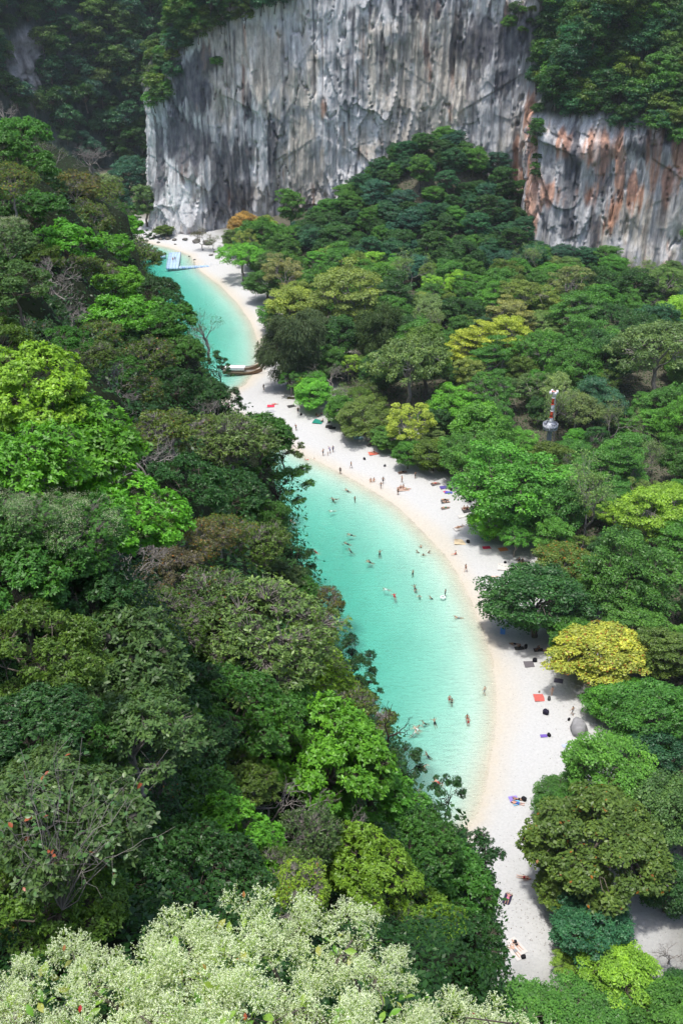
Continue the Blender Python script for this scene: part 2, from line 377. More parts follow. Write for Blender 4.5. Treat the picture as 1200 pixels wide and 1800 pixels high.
# shrubs and small trees of the cliffs
broadleaf('shrub_a', 41, R0=3, hc=2.6, npuff=34, nleaf=5200, leaf=0.30, trunk_r=0.12, squash=0.75, puff=0.3)
broadleaf('shrub_b', 42, R0=3, hc=2.4, npuff=40, nleaf=4800, leaf=0.28, trunk_r=0.12, squash=0.65, puff=0.26, gap=0.15)
broadleaf('shrub_c', 43, R0=3, hc=2.8, npuff=28, nleaf=4600, leaf=0.30, trunk_r=0.12, squash=0.95, puff=0.32, gap=0.1, zmin=-0.6)
# bushes and small trees of the near hillside
rosette('whorl_a', 51, npuff=80, ntip=3000, per=8, leaf=0.165, aspect=0.44, puff=0.17, gap=0.08)
rosette('whorl_b', 52, npuff=60, ntip=2600, per=8, leaf=0.175, aspect=0.42, puff=0.2, gap=0.08, squash=0.85)
rosette('big_leaf', 53, npuff=52, ntip=1500, per=8, leaf=0.23, aspect=0.42, puff=0.3, spread=0.9, twig=1.0, bark=M_pale_bark)
rosette('small_leaf_a', 54, npuff=70, ntip=3600, per=7, leaf=0.135, aspect=0.45, puff=0.19, gap=0.08, twig=0.5)
rosette('small_leaf_b', 55, npuff=60, ntip=3200, per=7, leaf=0.145, aspect=0.4, puff=0.2, gap=0.08, squash=0.85, twig=0.5, jit=1.2)
rosette('twiggy_a', 56, npuff=70, ntip=2000, per=6, leaf=0.165, aspect=0.4, puff=0.26, gap=0.15, twig=1.0, bark=M_pale_bark, sub=2.2, jit=1.2, trunk_r=0.12)
rosette('twiggy_b', 57, npuff=60, ntip=1500, per=6, leaf=0.17, aspect=0.42, puff=0.25, gap=0.25, twig=1.0, bark=M_pale_bark, sub=2.4, jit=1.3, fleck=0.03, trunk_r=0.13)
rosette('wind_a', 58, npuff=40, ntip=1300, per=7, leaf=0.15, aspect=0.45, puff=0.2, gap=0.3, twig=1.0, bark=M_dark_bark, sub=1.6, squash=0.9, zmin=-0.6)
rosette('wind_b', 59, npuff=34, ntip=900, per=7, leaf=0.16, aspect=0.45, puff=0.17, gap=0.3, twig=1.0, bark=M_dark_bark, sub=1.6, squash=1.1, zmin=-0.7)
rosette('flowering', 60, npuff=60, ntip=2200, per=7, leaf=0.16, aspect=0.42, puff=0.26, twig=0.8, bark=M_pale_bark)
blossom_for('flowering', 61, frac=0.16)
rosette('rusty', 62, npuff=60, ntip=2200, per=7, leaf=0.13, aspect=0.42, puff=0.25, twig=0.8, fleck=0.07, bark=M_pale_bark)
bare('bare_c', 63, R0=2.5, hc=2.6, depth=7, r=0.12, spread=0.7, split=(2, 3))
bare('bare_d', 64, R0=2.5, hc=3.0, depth=5, r=0.15, spread=0.6, bark=M_dark_bark, split=(2, 2))
bare('bare_e', 65, R0=2.5, hc=3.0, depth=7, r=0.14, spread=0.5, nleaf=420, leaf=0.14)

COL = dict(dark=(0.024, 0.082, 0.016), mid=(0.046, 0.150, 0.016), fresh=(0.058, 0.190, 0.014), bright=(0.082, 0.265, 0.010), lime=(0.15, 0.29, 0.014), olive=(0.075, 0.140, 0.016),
           vivid=(0.24, 0.30, 0.022), yellow=(0.145, 0.215, 0.032), gold=(0.15, 0.175, 0.050), blue=(0.024, 0.098, 0.040), grey=(0.062, 0.130, 0.030), pale=(0.11, 0.19, 0.045),
           brown=(0.085, 0.085, 0.035), rust=(0.095, 0.115, 0.022), orange=(0.26, 0.155, 0.04), teal=(0.024, 0.095, 0.058))
CNAME = dict(dark='dark green', mid='mid green', fresh='fresh green', vivid='vivid yellow-green', bright='bright green', lime='lime green', olive='olive green', yellow='yellow-green', gold='golden yellow', blue='deep bluish green',
             grey='grey-green', pale='pale green', brown='brownish', rust='rust-tinged', orange='orange', teal='teal green')
def plant(name, key, base, r, col, label, cat='tree', group=None, zs=1.0, rz=None, jitter=True, lift=1.0):
    """a plant whose crown has radius r (m); base is where the trunk meets the ground"""
    t = TPL[key]; k = r / t['R']
    a_ = random.uniform(0.86, 1.16)
    root = empty(name, tuple(float(q) for q in base), random.uniform(0, 6.28) if rz is None else rz, (k * a_, k / a_, k * zs))
    root.rotation_euler[0] = random.gauss(0, 0.07); root.rotation_euler[1] = random.gauss(0, 0.07)
    c = COL[col] if isinstance(col, str) else col
    if jitter: j_ = random.uniform(0.85, 1.15); lum = 0.2 * c[0] + 0.7 * c[1] + 0.1 * c[2]; ds = 0.09 if lift > 1.3 else 0.06; c = tuple((q * (1 - ds) + lum * ds) * lift * j_ * random.uniform(0.93, 1.07) for q in c)
    tr = obj('trunk', t['trunk'], None, root)
    if t['crown'] is not None:
        cr = obj('crown', t['crown'], None, root); cr.color = (*c, 1); cr['kind'] = 'stuff'
    if t.get('blossom'):
        bl = obj('blossom', t['blossom'], None, root); bl['kind'] = 'stuff'
    tag(root, label, cat, group)
    return root
def base_for(key, Cc, r, zs=1.0):
    t = TPL[key]; return np.array([Cc[0], Cc[1], Cc[2] - t['hc'] * r / t['R'] * zs])
# ---------------------------------------------------------------- the near hillside: px, py, distance, radius (px), kind, colour, label
HILL = [
 (140, 1430, 14.6, 130, 'big_leaf', 'grey', 'dull green large-leaved bush behind the orange-leaved shrub'),
 (60, 1380, 15.5, 90, 'big_leaf', 'grey', 'smaller large-leaved bush behind the orange-leaved shrub'),
 (80, 1575, 15, 150, 'small_leaf_b', 'olive', 'olive narrow-leaved bush rising behind the white flowering shrub'),
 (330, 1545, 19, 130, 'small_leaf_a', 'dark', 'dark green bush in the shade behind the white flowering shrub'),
 (380, 1485, 25, 105, 'whorl_b', 'bright', 'small vivid green bush beside the dark hollow below the twiggy domed tree'),
 (270, 1500, 23, 80, 'whorl_a', 'mid', 'mid green bush leaning on the small vivid green bush'),
 (570, 1335, 33, 128, 'whorl_a', 'bright', 'vivid green dome-shaped tree overlooking the turquoise water'),
 (650, 1400, 34, 80, 'whorl_b', 'fresh', 'vivid green lower side of foliage beneath the dome-shaped tree'),
 (470, 1420, 31, 95, 'bare_c', 'mid', 'leafless grey tangle of branches under the vivid green dome'),
 (600, 1465, 31, 60, 'bare_c', 'mid', 'small leafless grey bush below the dome-shaped tree'),
 (630, 1520, 30, 85, 'whorl_b', 'lime', 'lime green bush just behind the white flowering shrub'),
 (525, 1560, 22, 60, 'twiggy_b', 'lime', 'low bush with yellowing and reddish leaves among the flower sprays'),
 (720, 1490, 43, 95, 'small_leaf_a', 'mid', 'mid green bush on the drop towards the sand'),
 (770, 1560, 44, 100, 'whorl_a', 'mid', 'green whorl-leaved tree bordering the near sand'),
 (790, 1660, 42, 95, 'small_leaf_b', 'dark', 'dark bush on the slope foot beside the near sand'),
 (740, 1640, 36, 75, 'whorl_b', 'lime', 'upright bush with lime green shoots between dark bushes'),
 (700, 1610, 33, 70, 'bare_e', 'olive', 'twiggy half-bare bush right above the flower sprays'),
 (830, 1510, 50, 60, 'wind_a', 'dark', 'wispy dark tree reaching out over the near sand'),
 (685, 1425, 44, 55, 'small_leaf_a', 'dark', 'dark green bush below the dome-shaped tree'),
 (785, 1400, 56, 44, 'wind_b', 'dark', 'sparse windblown dark tree over the pale shallows'),
 (712, 1345, 56, 42, 'wind_a', 'dark', 'dark thin-leaved tree hanging over the lower lagoon'),
 (682, 1262, 52, 46, 'bare_d', 'dark', 'dead leafless tree with dark forked branches against the water'),
 (612, 1165, 62, 50, 'wind_a', 'dark', 'dark tree with layered foliage over the lagoon middle'),
 (632, 1210, 60, 34, 'wind_b', 'dark', 'small dark tree below the layered tree over the lagoon'),
 (470, 1120, 36, 130, 'twiggy_a', 'pale', 'broad grey-green twiggy tree with yellow-green tips'),
 (540, 1190, 38, 95, 'twiggy_a', 'lime', 'yellow-green twiggy tree side facing the lagoon'),
 (390, 1060, 37, 90, 'twiggy_b', 'grey', 'grey-green twiggy bush with a few reddish leaves'),
 (400, 1235, 32, 100, 'small_leaf_a', 'mid', 'dense dark mid green bush under the broad twiggy tree'),
 (500, 1260, 34, 75, 'small_leaf_b', 'mid', 'small-leaved green bush above the vivid green dome'),
 (225, 1180, 22, 120, 'big_leaf', 'grey', 'large-leaved grey-green bush beside the dark gully'),
 (240, 1290, 20, 110, 'big_leaf', 'grey', 'large-leaved dull green bush under the other grey-green one'),
 (60, 1150, 19, 130, 'small_leaf_b', 'olive', 'olive small-leaved bush at the dark gully edge'),
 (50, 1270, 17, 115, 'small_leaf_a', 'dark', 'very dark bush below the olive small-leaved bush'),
 (40, 1030, 22, 110, 'whorl_b', 'mid', 'glossy green whorl-leaved bush under white blossom'),
 (170, 1060, 23, 80, 'whorl_b', 'dark', 'dark whorl-leaved bush under the big bright tree'),
 (60, 690, 27, 110, 'whorl_b', 'lime', 'bright leafy tree top with upright leaf whorls'),
 (150, 790, 27, 120, 'big_leaf', 'bright', 'large bright green tree with visible grey twigs'),
 (30, 820, 24, 100, 'big_leaf', 'bright', 'bright green leafy bush beside the large twiggy tree'),
 (180, 900, 26, 105, 'whorl_a', 'bright', 'bright green bush above the white blossom patch'),
 (120, 960, 23, 105, 'flowering', 'mid', 'green bush dotted with clusters of white blossom'),
 (30, 930, 22, 75, 'flowering', 'mid', 'smaller blossom-covered bush next to the flowering one'),
 (330, 950, 48, 62, 'rusty', 'rust', 'rust-tinged bush with reddish leaves on the shaded slope'),
 (385, 935, 52, 50, 'rusty', 'olive', 'olive bush with red flush beside the rust-tinged bush'),
 (300, 1010, 42, 70, 'twiggy_b', 'brown', 'brownish twiggy bush on the shaded slope'),
 (450, 960, 60, 70, 'twiggy_a', 'olive', 'olive twiggy tree at the lagoon brink'),
 (470, 905, 66, 50, 'small_leaf_b', 'mid', 'mid green tree at the lagoon brink'),
 (515, 990, 66, 42, 'wind_a', 'dark', 'dark windblown tree jutting over blue-green water'),
 (520, 1040, 62, 48, 'small_leaf_a', 'mid', 'green bush below the jutting windblown tree'),
 (565, 1055, 64, 40, 'twiggy_b', 'rust', 'sparse red-tinged bush above the dark water'),
 (550, 1110, 58, 50, 'small_leaf_b', 'olive', 'olive bush above the layered dark tree'),
 (410, 780, 74, 80, 'twiggy_a', 'pale', 'pale twiggy tree on the spur over the lagoon'),
 (455, 770, 78, 62, 'whorl_a', 'mid', 'green tree on the spur facing the beach'),
 (490, 850, 80, 58, 'wind_a', 'mid', 'tree with open curving limbs over the lagoon water'),
 (500, 790, 84, 40, 'wind_b', 'olive', 'thin olive tree at the spur tip'),
 (400, 870, 66, 75, 'small_leaf_a', 'dark', 'dark green tree under the pale twiggy spur tree'),
 (330, 850, 55, 75, 'small_leaf_b', 'dark', 'dark bush in the gully beside the bright leafy trees'),
 (300, 760, 58, 65, 'twiggy_b', 'olive', 'olive half-bare tree with crooked grey limbs'),
 (385, 650, 92, 34, 'wind_b', 'dark', 'small dark tree in front of the longtail boats'),
 (400, 705, 92, 34, 'wind_a', 'dark', 'dark layered sprig tree below the boats'),
 (350, 690, 88, 50, 'small_leaf_a', 'dark', 'dark green tree on the brink below the boats'),
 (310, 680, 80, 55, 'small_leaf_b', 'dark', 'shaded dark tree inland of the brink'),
 (365, 575, 112, 48, 'bare_e', 'grey', 'leafless pale tree standing out against the upper water'),
 (270, 570, 100, 62, 'whorl_a', 'mid', 'dense green tree on the steep upper slope'),
 (215, 560, 92, 55, 'whorl_b', 'bright', 'bright green tree with tight crown on the upper slope'),
 (200, 500, 105, 50, 'whorl_a', 'bright', 'bright green rounded crown on the upper slope'),
 (265, 510, 118, 48, 'small_leaf_a', 'dark', 'dark tree overhanging the upper water'),
 (295, 540, 112, 40, 'small_leaf_b', 'dark', 'dark low tree at the water side of the upper slope'),
 (165, 632, 66, 48, 'twiggy_a', 'olive', 'olive twiggy tree directly above the large bright tree'),
 (205, 655, 70, 46, 'small_leaf_a', 'mid', 'dense mid green tree above the shaded gully'),
 (120, 605, 58, 46, 'small_leaf_b', 'mid', 'fine-leaved green tree above the leaf-whorled tree top'),
 (245, 690, 72, 44, 'twiggy_b', 'olive', 'olive half-bare tree over the shaded gully'),
 (140, 560, 80, 60, 'bare_c', 'grey', 'leafless grey thicket on the upper slope'),
 (90, 500, 80, 60, 'bare_c', 'grey', 'tangled grey leafless tree below white blossom'),
 (30, 500, 60, 60, 'small_leaf_b', 'grey', 'greyish bush above the bright leafy trees'),
 (20, 430, 66, 55, 'flowering', 'grey', 'white blossoming bush on the upper slope'),
 (110, 430, 95, 52, 'whorl_b', 'bright', 'vivid bush glowing over the grey thicket'),
 (190, 440, 130, 45, 'whorl_a', 'bright', 'fresh green tree over the leafless thicket'),
 (150, 480, 100, 50, 'twiggy_b', 'olive', 'olive twiggy tree among vivid crowns'),
 (240, 455, 150, 40, 'twiggy_a', 'olive', 'olive twiggy tree beside the pontoon view'),
 (215, 405, 170, 34, 'whorl_b', 'bright', 'small vivid crown near the hill ridge end'),
 (250, 420, 185, 22, 'wind_b', 'dark', 'small wispy tree at the pontoon'),
 (225, 385, 200, 32, 'wind_a', 'mid', 'flat-topped sparse tree above the far sand'),
 (150, 390, 140, 55, 'twiggy_b', 'olive', 'olive tree with bare branchlets on the ridge'),
 (60, 370, 105, 62, 'small_leaf_a', 'mid', 'mid green dense tree on the ridge side'),
 (130, 335, 150, 52, 'rusty', 'rust', 'orange-brown flushed tree on the ridge'),
 (170, 345, 165, 40, 'rusty', 'olive', 'olive tree with orange shoots on the ridge'),
 (20, 320, 90, 50, 'rusty', 'olive', 'olive and orange bush at the ridge flank'),
 (50, 290, 120, 55, 'small_leaf_b', 'mid', 'green ridge tree beneath the rounded summit crown'),
 (40, 235, 130, 52, 'small_leaf_a', 'mid', 'rounded green crown at the ridge summit'),
 (5, 260, 110, 40, 'whorl_b', 'mid', 'glossy crown beside the rounded summit crown'),
 (100, 275, 150, 40, 'bare_e', 'olive', 'half-bare tree on the ridge crest'),
 (160, 280, 180, 38, 'bare_c', 'grey', 'leafless grey dome on the ridge crest'),
 (190, 330, 200, 28, 'flowering', 'pale', 'whitish pale tree at the end of the ridge'),
 (5, 200, 150, 30, 'bare_c', 'grey', 'bare whitish twigs at the very top of the ridge'),
]
# crown silhouette of the hillside in the photograph: x of its right-hand limit for each y
SIL = np.array([(150, -40), (190, 20), (230, 85), (265, 135), (290, 185), (330, 215), (375, 250), (420, 262), (460, 272), (500, 300), (560, 325), (620, 372), (680, 395), (720, 425), (750, 480), (790, 500),
                (850, 505), (900, 497), (940, 518), (990, 535), (1040, 562), (1100, 582), (1140, 600), (1220, 640), (1260, 680), (1300, 700), (1340, 712), (1380, 728), (1420, 752), (1450, 800), (1480, 838), (1520, 856), (1560, 862),
                (1640, 865), (1700, 865), (1740, 850), (1800, 840), (1900, 830)], float)
def silX(py): return np.interp(py, SIL[:, 0], SIL[:, 1])
HB = []
for (px, py, t, rp, key, col, lab) in HILL:
    Cc = at_t(px, py, t); r = rp * t / F
    HB.append((Cc, r, key, col, lab, base_for(key, Cc, r)))
# smaller bushes filling the slope between them
fill_rng = np.random.default_rng(5)
HP = np.array([(h[0], h[1], h[2]) for h in HILL], float)
taken = [(h[0], h[1], h[3] * 0.62) for h in HILL]
FILL = []
tries = 0
while len(FILL) < 170 and tries < 14000:
    tries += 1
    py = fill_rng.uniform(200, 1720); px = fill_rng.uniform(-40, 860)
    if px > silX(py) - 28: continue
    d2 = (HP[:, 0] - px) ** 2 + (HP[:, 1] - py) ** 2; w = 1 / (d2 + 900) ** 2
    t = math.exp((np.log(HP[:, 2]) * w).sum() / w.sum()) * fill_rng.uniform(1.0, 1.1)
    rp = min(75, max(24, 4200 / t * fill_rng.uniform(0.8, 1.3)))
    if any((px - a) ** 2 + (py - b) ** 2 < (c * 0.85 + rp * 0.36) ** 2 for a, b, c in taken): continue
    if px + rp * 0.8 > silX(py): continue
    taken.append((px, py, rp * 0.62))
    key = ['small_leaf_a', 'small_leaf_b', 'twiggy_a', 'whorl_a', 'twiggy_b', 'bare_c', 'small_leaf_a'][fill_rng.integers(0, 7)]
    col = ['dark', 'dark', 'mid', 'olive', 'dark', 'grey', 'olive'][fill_rng.integers(0, 7)]
    Cc = at_t(px, py, t); r = rp * t / F
    FILL.append((Cc, r, key, col, (px, py), base_for(key, Cc, r)))

# ---------------------------------------------------------------- the lie of the land
WATERLINE_PX = [(835, 1440), (848, 1400), (860, 1350), (868, 1300), (872, 1250), (870, 1200), (865, 1160), (850, 1110), (830, 1060), (805, 1010), (780, 975), (740, 932), (700, 893), (660, 866), (620, 843),
                (580, 822), (540, 803), (500, 780), (450, 755), (410, 730), (385, 708), (405, 690), (432, 676), (446, 655), (456, 630), (453, 600), (440, 565), (415, 530), (385, 500), (352, 476), (335, 449), (300, 436), (250, 424), (205, 408)]
WL = np.array([at_z(a, b, 0)[:2] for a, b in WATERLINE_PX])
WL = np.vstack([[(11.0, 100.0), (15.5, 103.5)], WL, [(-150, 470), (-260, 480)]])
HILL_FOOT = np.array([(60, -150), (40, 0), (30, 30), (24, 60), (19, 78), (16, 92), (13, 101), (4, 122), (-8, 160), (-20, 200), (-38, 250), (-58, 300), (-75, 350), (-95, 395), (-140, 425), (-260, 440)], float)
WATER_POLY = np.vstack([WL, [(-260, 440)], HILL_FOOT[5:-1][::-1]])
HILL_POLY = np.vstack([HILL_FOOT, [(-600, 440), (-600, -150)]])
def seg_dist(X, Y, P):
    r = np.full(X.shape, 1e9)
    for a, b in zip(P[:-1], P[1:]):
        dx, dy = b - a; L2 = dx * dx + dy * dy + 1e-9
        t = np.clip(((X - a[0]) * dx + (Y - a[1]) * dy) / L2, 0, 1)
        r = np.minimum(r, np.hypot(X - a[0] - t * dx, Y - a[1] - t * dy))
    return r
def inside(X, Y, P):
    r = np.zeros(X.shape, bool); n = len(P)
    for i in range(n):
        x0, y0 = P[i]; x1, y1 = P[(i + 1) % n]
        c = ((y0 > Y) != (y1 > Y)); r ^= c & (X < (x1 - x0) * (Y - y0) / (y1 - y0 + 1e-12) + x0)
    return r
CTRL = np.array([h[5] for h in HB] + [f[5] for f in FILL] + [(0, -4, 107), (-20, -10, 108), (-30, 10, 106), (6, -8, 106), (0, 7, 97.5), (-4, 7, 98), (4, 7, 97),
                 (-60, 30, 112), (-70, 80, 105), (-90, 140, 98), (-110, 200, 88), (-130, 270, 70), (-150, 340, 45), (-160, 400, 20)])
def hill_height(X, Y):
    num = np.zeros(X.shape); den = np.zeros(X.shape)
    for c in CTRL:
        s0 = 1.2 + 0.016 * math.hypot(c[0], c[1])
        w = 1 / (((X - c[0]) ** 2 + (Y - c[1]) ** 2) + s0 * s0) ** 2.2
        num += w * c[2]; den += w
    z = num / den
    dh = seg_dist(X, Y, HILL_FOOT)
    z = z * sm(0, 9, dh)
    for _ in range(40):                                   # the slope breaks off steeply where the photograph looks past it
        px, py, t = proj(np.stack([X, Y, z], -1))
        bad = (t > 3) & (py < 1850) & (px > silX(py) - 26) & (z > 0.5)
        if not bad.any(): break
        z = np.where(bad, z * 0.94 - 0.3, z)
    return np.maximum(z, -4)
CLIFF_PX = [(300, 540), (278, 490), (268, 466), (285, 456), (330, 452), (400, 452), (480, 450), (600, 447), (700, 444), (800, 440), (870, 437), (915, 433), (926, 428), (930, 412), (940, 400), (1000, 394), (1080, 389), (1200, 384), (1330, 372), (1500, 350)]
CLIFF = np.array([((px - 600) / F * (Y * cP + 80 * sP), Y) for px, Y in CLIFF_PX])
def ground_height(X, Y):
    X = np.asarray(X, float); Y = np.asarray(Y, float)
    inw = inside(X, Y, WATER_POLY); inh = inside(X, Y, HILL_POLY)
    dw = seg_dist(X, Y, WL)
    z = np.where(inw, -0.02 - 0.105 * dw + 0.0009 * np.minimum(dw, 40) ** 2 - 0.1 * (fbm(X / 7, Y / 7, 3) - 0.5), 0.085 * np.minimum(dw, 16) + 0.02 * np.clip(dw - 16, 0, 60))
    dry = ~inw
    z = z + np.where(dry, sm(3, 10, dw) * 0.35 * (fbm(X / 9, Y / 9, 4) - 0.4), 0)
    tal = 37 * np.exp(-(((X - 38) / 36) ** 2 + ((Y - 440) / 44) ** 2)) + 7 * np.exp(-(((X + 18) / 30) ** 2 + ((Y - 455) / 14) ** 2))
    z = z + np.where(dry, tal * sm(4, 24, dw), 0) + np.where(dry, 10 * sm(70, 160, X) * sm(330, 60, Y) , 0)
    if inh.any():
        hz = hill_height(X[inh], Y[inh]); z = z.copy(); z[inh] = np.maximum(hz, -3.5)
    return z
def axis_pts(segs):
    out = [segs[0][0]]
    for a, b, st in segs: out += list(np.linspace(a, b, max(2, int(round((b - a) / st)) + 1))[1:])
    return np.array(out)
gx = axis_pts([(-3000, -600, 400), (-600, -160, 20), (-160, -60, 2.2), (-60, 75, 0.9), (75, 170, 2.0), (170, 600, 24), (600, 3000, 400)])
gy = axis_pts([(-3000, -300, 400), (-300, -20, 20), (-20, 70, 1.1), (70, 240, 0.9), (240, 480, 1.3), (480, 800, 12), (800, 5000, 420)])
GX, GY = np.meshgrid(gx, gy)
GZ = ground_height(GX.ravel(), GY.ravel()).reshape(GX.shape)
def gz(x, y):
    i = np.clip(np.searchsorted(gx, x) - 1, 0, len(gx) - 2); j = np.clip(np.searchsorted(gy, y) - 1, 0, len(gy) - 2)
    fx = (x - gx[i]) / (gx[i + 1] - gx[i]); fy = (y - gy[j]) / (gy[j + 1] - gy[j])
    return (GZ[j, i] * (1 - fx) + GZ[j, i + 1] * fx) * (1 - fy) + (GZ[j + 1, i] * (1 - fx) + GZ[j + 1, i + 1] * fx) * fy
def on_ground(px, py):
    p = at_z(px, py, 0.6)
    for _ in range(6): p = at_z(px, py, float(gz(p[0], p[1])))
    return p
def grid_faces(nr, nc):
    i = np.arange(nr - 1)[:, None]; j = np.arange(nc - 1)[None]
    return np.stack([i * nc + j, i * nc + j + 1, (i + 1) * nc + j + 1, (i + 1) * nc + j], -1).reshape(-1, 4)
GV = np.stack([GX.ravel(), GY.ravel(), GZ.ravel()], 1)
gm = raw_mesh('ground', GV, grid_faces(len(gy), len(gx)), True)
x, y, z = GV.T
dw = seg_dist(x, y, WL); inw = inside(x, y, WATER_POLY); inh = inside(x, y, HILL_POLY)
dh = seg_dist(x, y, HILL_FOOT)
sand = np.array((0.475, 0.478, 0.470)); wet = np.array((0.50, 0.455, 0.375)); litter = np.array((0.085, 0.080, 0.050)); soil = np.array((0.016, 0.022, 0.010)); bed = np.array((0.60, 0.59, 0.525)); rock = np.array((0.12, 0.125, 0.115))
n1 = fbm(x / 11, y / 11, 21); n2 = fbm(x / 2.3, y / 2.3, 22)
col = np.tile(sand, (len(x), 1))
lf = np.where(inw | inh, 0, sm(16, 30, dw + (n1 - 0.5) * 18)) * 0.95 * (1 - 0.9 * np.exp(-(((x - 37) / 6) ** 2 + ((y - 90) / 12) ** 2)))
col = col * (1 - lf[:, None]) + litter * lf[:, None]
we = np.where(inw, 1, np.maximum(sm(5.2, 0.8, dw + (n1 - 0.5) * 3.5) * 0.75, sm(1.3, 0.9, dw + (n2 - 0.5) * 0.9) * 0.9))
col = col * (1 - we[:, None]) + wet * we[:, None]
bed = bed * (0.92 + 0.16 * fbm(x / 5.5, y / 9, 28))[:, None]; bd = np.where(inw, sm(0.4, 4.5, dw + (n1 - 0.5) * 2), 0)
col = col * (1 - bd[:, None]) + bed * bd[:, None]
rk = np.where(inw, sm(9, 2, dh + (n1 - 0.5) * 16) * 0.8 + 0.08 * sm(0.52, 0.7, n1) * sm(9, 16, dw), 0)[:, None]
col = col * (1 - rk) + rock * rk
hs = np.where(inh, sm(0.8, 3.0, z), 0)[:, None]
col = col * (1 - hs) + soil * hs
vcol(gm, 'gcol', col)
M_ground, nt, b, out = new_mat('ground')
N, L = nt.nodes, nt.links
at = N.new('ShaderNodeAttribute'); at.attribute_name = 'gcol'
ge = N.new('ShaderNodeNewGeometry')
no = N.new('ShaderNodeTexNoise'); no.inputs['Scale'].default_value = 2.6; no.inputs['Detail'].default_value = 6; no.inputs['Roughness'].default_value = 0.65
L.new(ge.outputs['Position'], no.inputs['Vector'])
mr = N.new('ShaderNodeMapRange'); mr.inputs['From Min'].default_value = 0.3; mr.inputs['From Max'].default_value = 0.7; mr.inputs['To Min'].default_value = 0.90; mr.inputs['To Max'].default_value = 1.05
L.new(no.outputs['Fac'], mr.inputs['Value'])
vo = N.new('ShaderNodeTexVoronoi'); vo.inputs['Scale'].default_value = 1.5; vo.inputs['Randomness'].default_value = 1.0; L.new(ge.outputs['Position'], vo.inputs['Vector'])
sp = N.new('ShaderNodeMapRange'); sp.inputs['From Min'].default_value = 0.05; sp.inputs['From Max'].default_value = 0.14; sp.inputs['To Min'].default_value = 0.55; sp.inputs['To Max'].default_value = 1.0
L.new(vo.outputs['Distance'], sp.inputs['Value'])
mu = N.new('ShaderNodeMath'); mu.operation = 'MULTIPLY'; L.new(mr.outputs['Result'], mu.inputs[0]); L.new(sp.outputs['Result'], mu.inputs[1])
vm = N.new('ShaderNodeVectorMath'); vm.operation = 'SCALE'; L.new(at.outputs['Color'], vm.inputs[0]); L.new(mu.outputs[0], vm.inputs['Scale'])
L.new(vm.outputs['Vector'], b.inputs['Base Color']); b.inputs['Roughness'].default_value = 0.95; b.inputs['Specular IOR Level'].default_value = 0.1
bp = N.new('ShaderNodeBump'); bp.inputs['Strength'].default_value = 0.8; bp.inputs['Distance'].default_value = 0.2
n3 = N.new('ShaderNodeTexNoise'); n3.inputs['Scale'].default_value = 1.9; n3.inputs['Detail'].default_value = 3; L.new(ge.outputs['Position'], n3.inputs['Vector'])
L.new(n3.outputs['Fac'], bp.inputs['Height']); L.new(bp.outputs['Normal'], b.inputs['Normal'])
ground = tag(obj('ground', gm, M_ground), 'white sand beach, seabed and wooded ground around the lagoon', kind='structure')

# ---------------------------------------------------------------- lagoon water: a closed body down to below the seabed
wx = np.arange(-290, 40, 2.0); wy = np.arange(96, 486, 2.0)
WX, WY = np.meshgrid(wx, wy)
keep = inside(WX.ravel(), WY.ravel(), WATER_POLY).reshape(WX.shape) | (seg_dist(WX.ravel(), WY.ravel(), np.vstack([WATER_POLY, WATER_POLY[:1]])).reshape(WX.shape) < 3.2)
F4 = grid_faces(len(wy), len(wx)); kk = keep.ravel()[F4].all(1); F4 = F4[kk]
used = np.unique(F4); rem = -np.ones(WX.size, int); rem[used] = np.arange(len(used)); F4 = rem[F4]
nv = len(used); top = np.stack([WX.ravel()[used], WY.ravel()[used], np.zeros(nv)], 1); bot = top - (0, 0, 9.0)
from collections import Counter
ed = Counter()
for f in F4:
    for a, c in zip(f, np.roll(f, -1)): ed[(int(a), int(c))] += 1
rim = np.array([(c, a, a + nv, c + nv) for (a, c) in ed if (c, a) not in ed])
wm = raw_mesh('lagoon_water', np.vstack([top, bot]), np.vstack([F4, F4[:, ::-1] + nv, rim]), False)
M_water, nt, b, out = new_mat('water'); N, L = nt.nodes, nt.links
N.remove(b)
ge = N.new('ShaderNodeNewGeometry')
n1_ = N.new('ShaderNodeTexNoise'); n1_.inputs['Scale'].default_value = 0.9; n1_.inputs['Detail'].default_value = 5; n1_.inputs['Roughness'].default_value = 0.6
mpn = N.new('ShaderNodeMapping'); mpn.inputs['Scale'].default_value = (0.6, 1.6, 1); L.new(ge.outputs['Position'], mpn.inputs['Vector']); L.new(mpn.outputs['Vector'], n1_.inputs['Vector'])
bp = N.new('ShaderNodeBump'); bp.inputs['Strength'].default_value = 1.0; bp.inputs['Distance'].default_value = 0.55; L.new(n1_.outputs['Fac'], bp.inputs['Height'])
gl = N.new('ShaderNodeBsdfGlossy'); gl.inputs['Roughness'].default_value = 0.08; L.new(bp.outputs['Normal'], gl.inputs['Normal'])
tr = N.new('ShaderNodeBsdfTransparent')
fr = N.new('ShaderNodeFresnel'); fr.inputs['IOR'].default_value = 1.33; L.new(bp.outputs['Normal'], fr.inputs['Normal'])
ms = N.new('ShaderNodeMixShader'); L.new(fr.outputs[0], ms.inputs['Fac']); L.new(tr.outputs[0], ms.inputs[1]); L.new(gl.outputs[0], ms.inputs[2])
L.new(ms.outputs[0], out.inputs['Surface'])
va = N.new('ShaderNodeVolumeAbsorption'); va.inputs['Color'].default_value = (0.0, 0.815, 0.74, 1); va.inputs['Density'].default_value = 0.42
L.new(va.outputs[0], out.inputs['Volume'])
tag(obj('lagoon_water', wm, M_water), 'clear turquoise water of the curving lagoon', kind='structure')

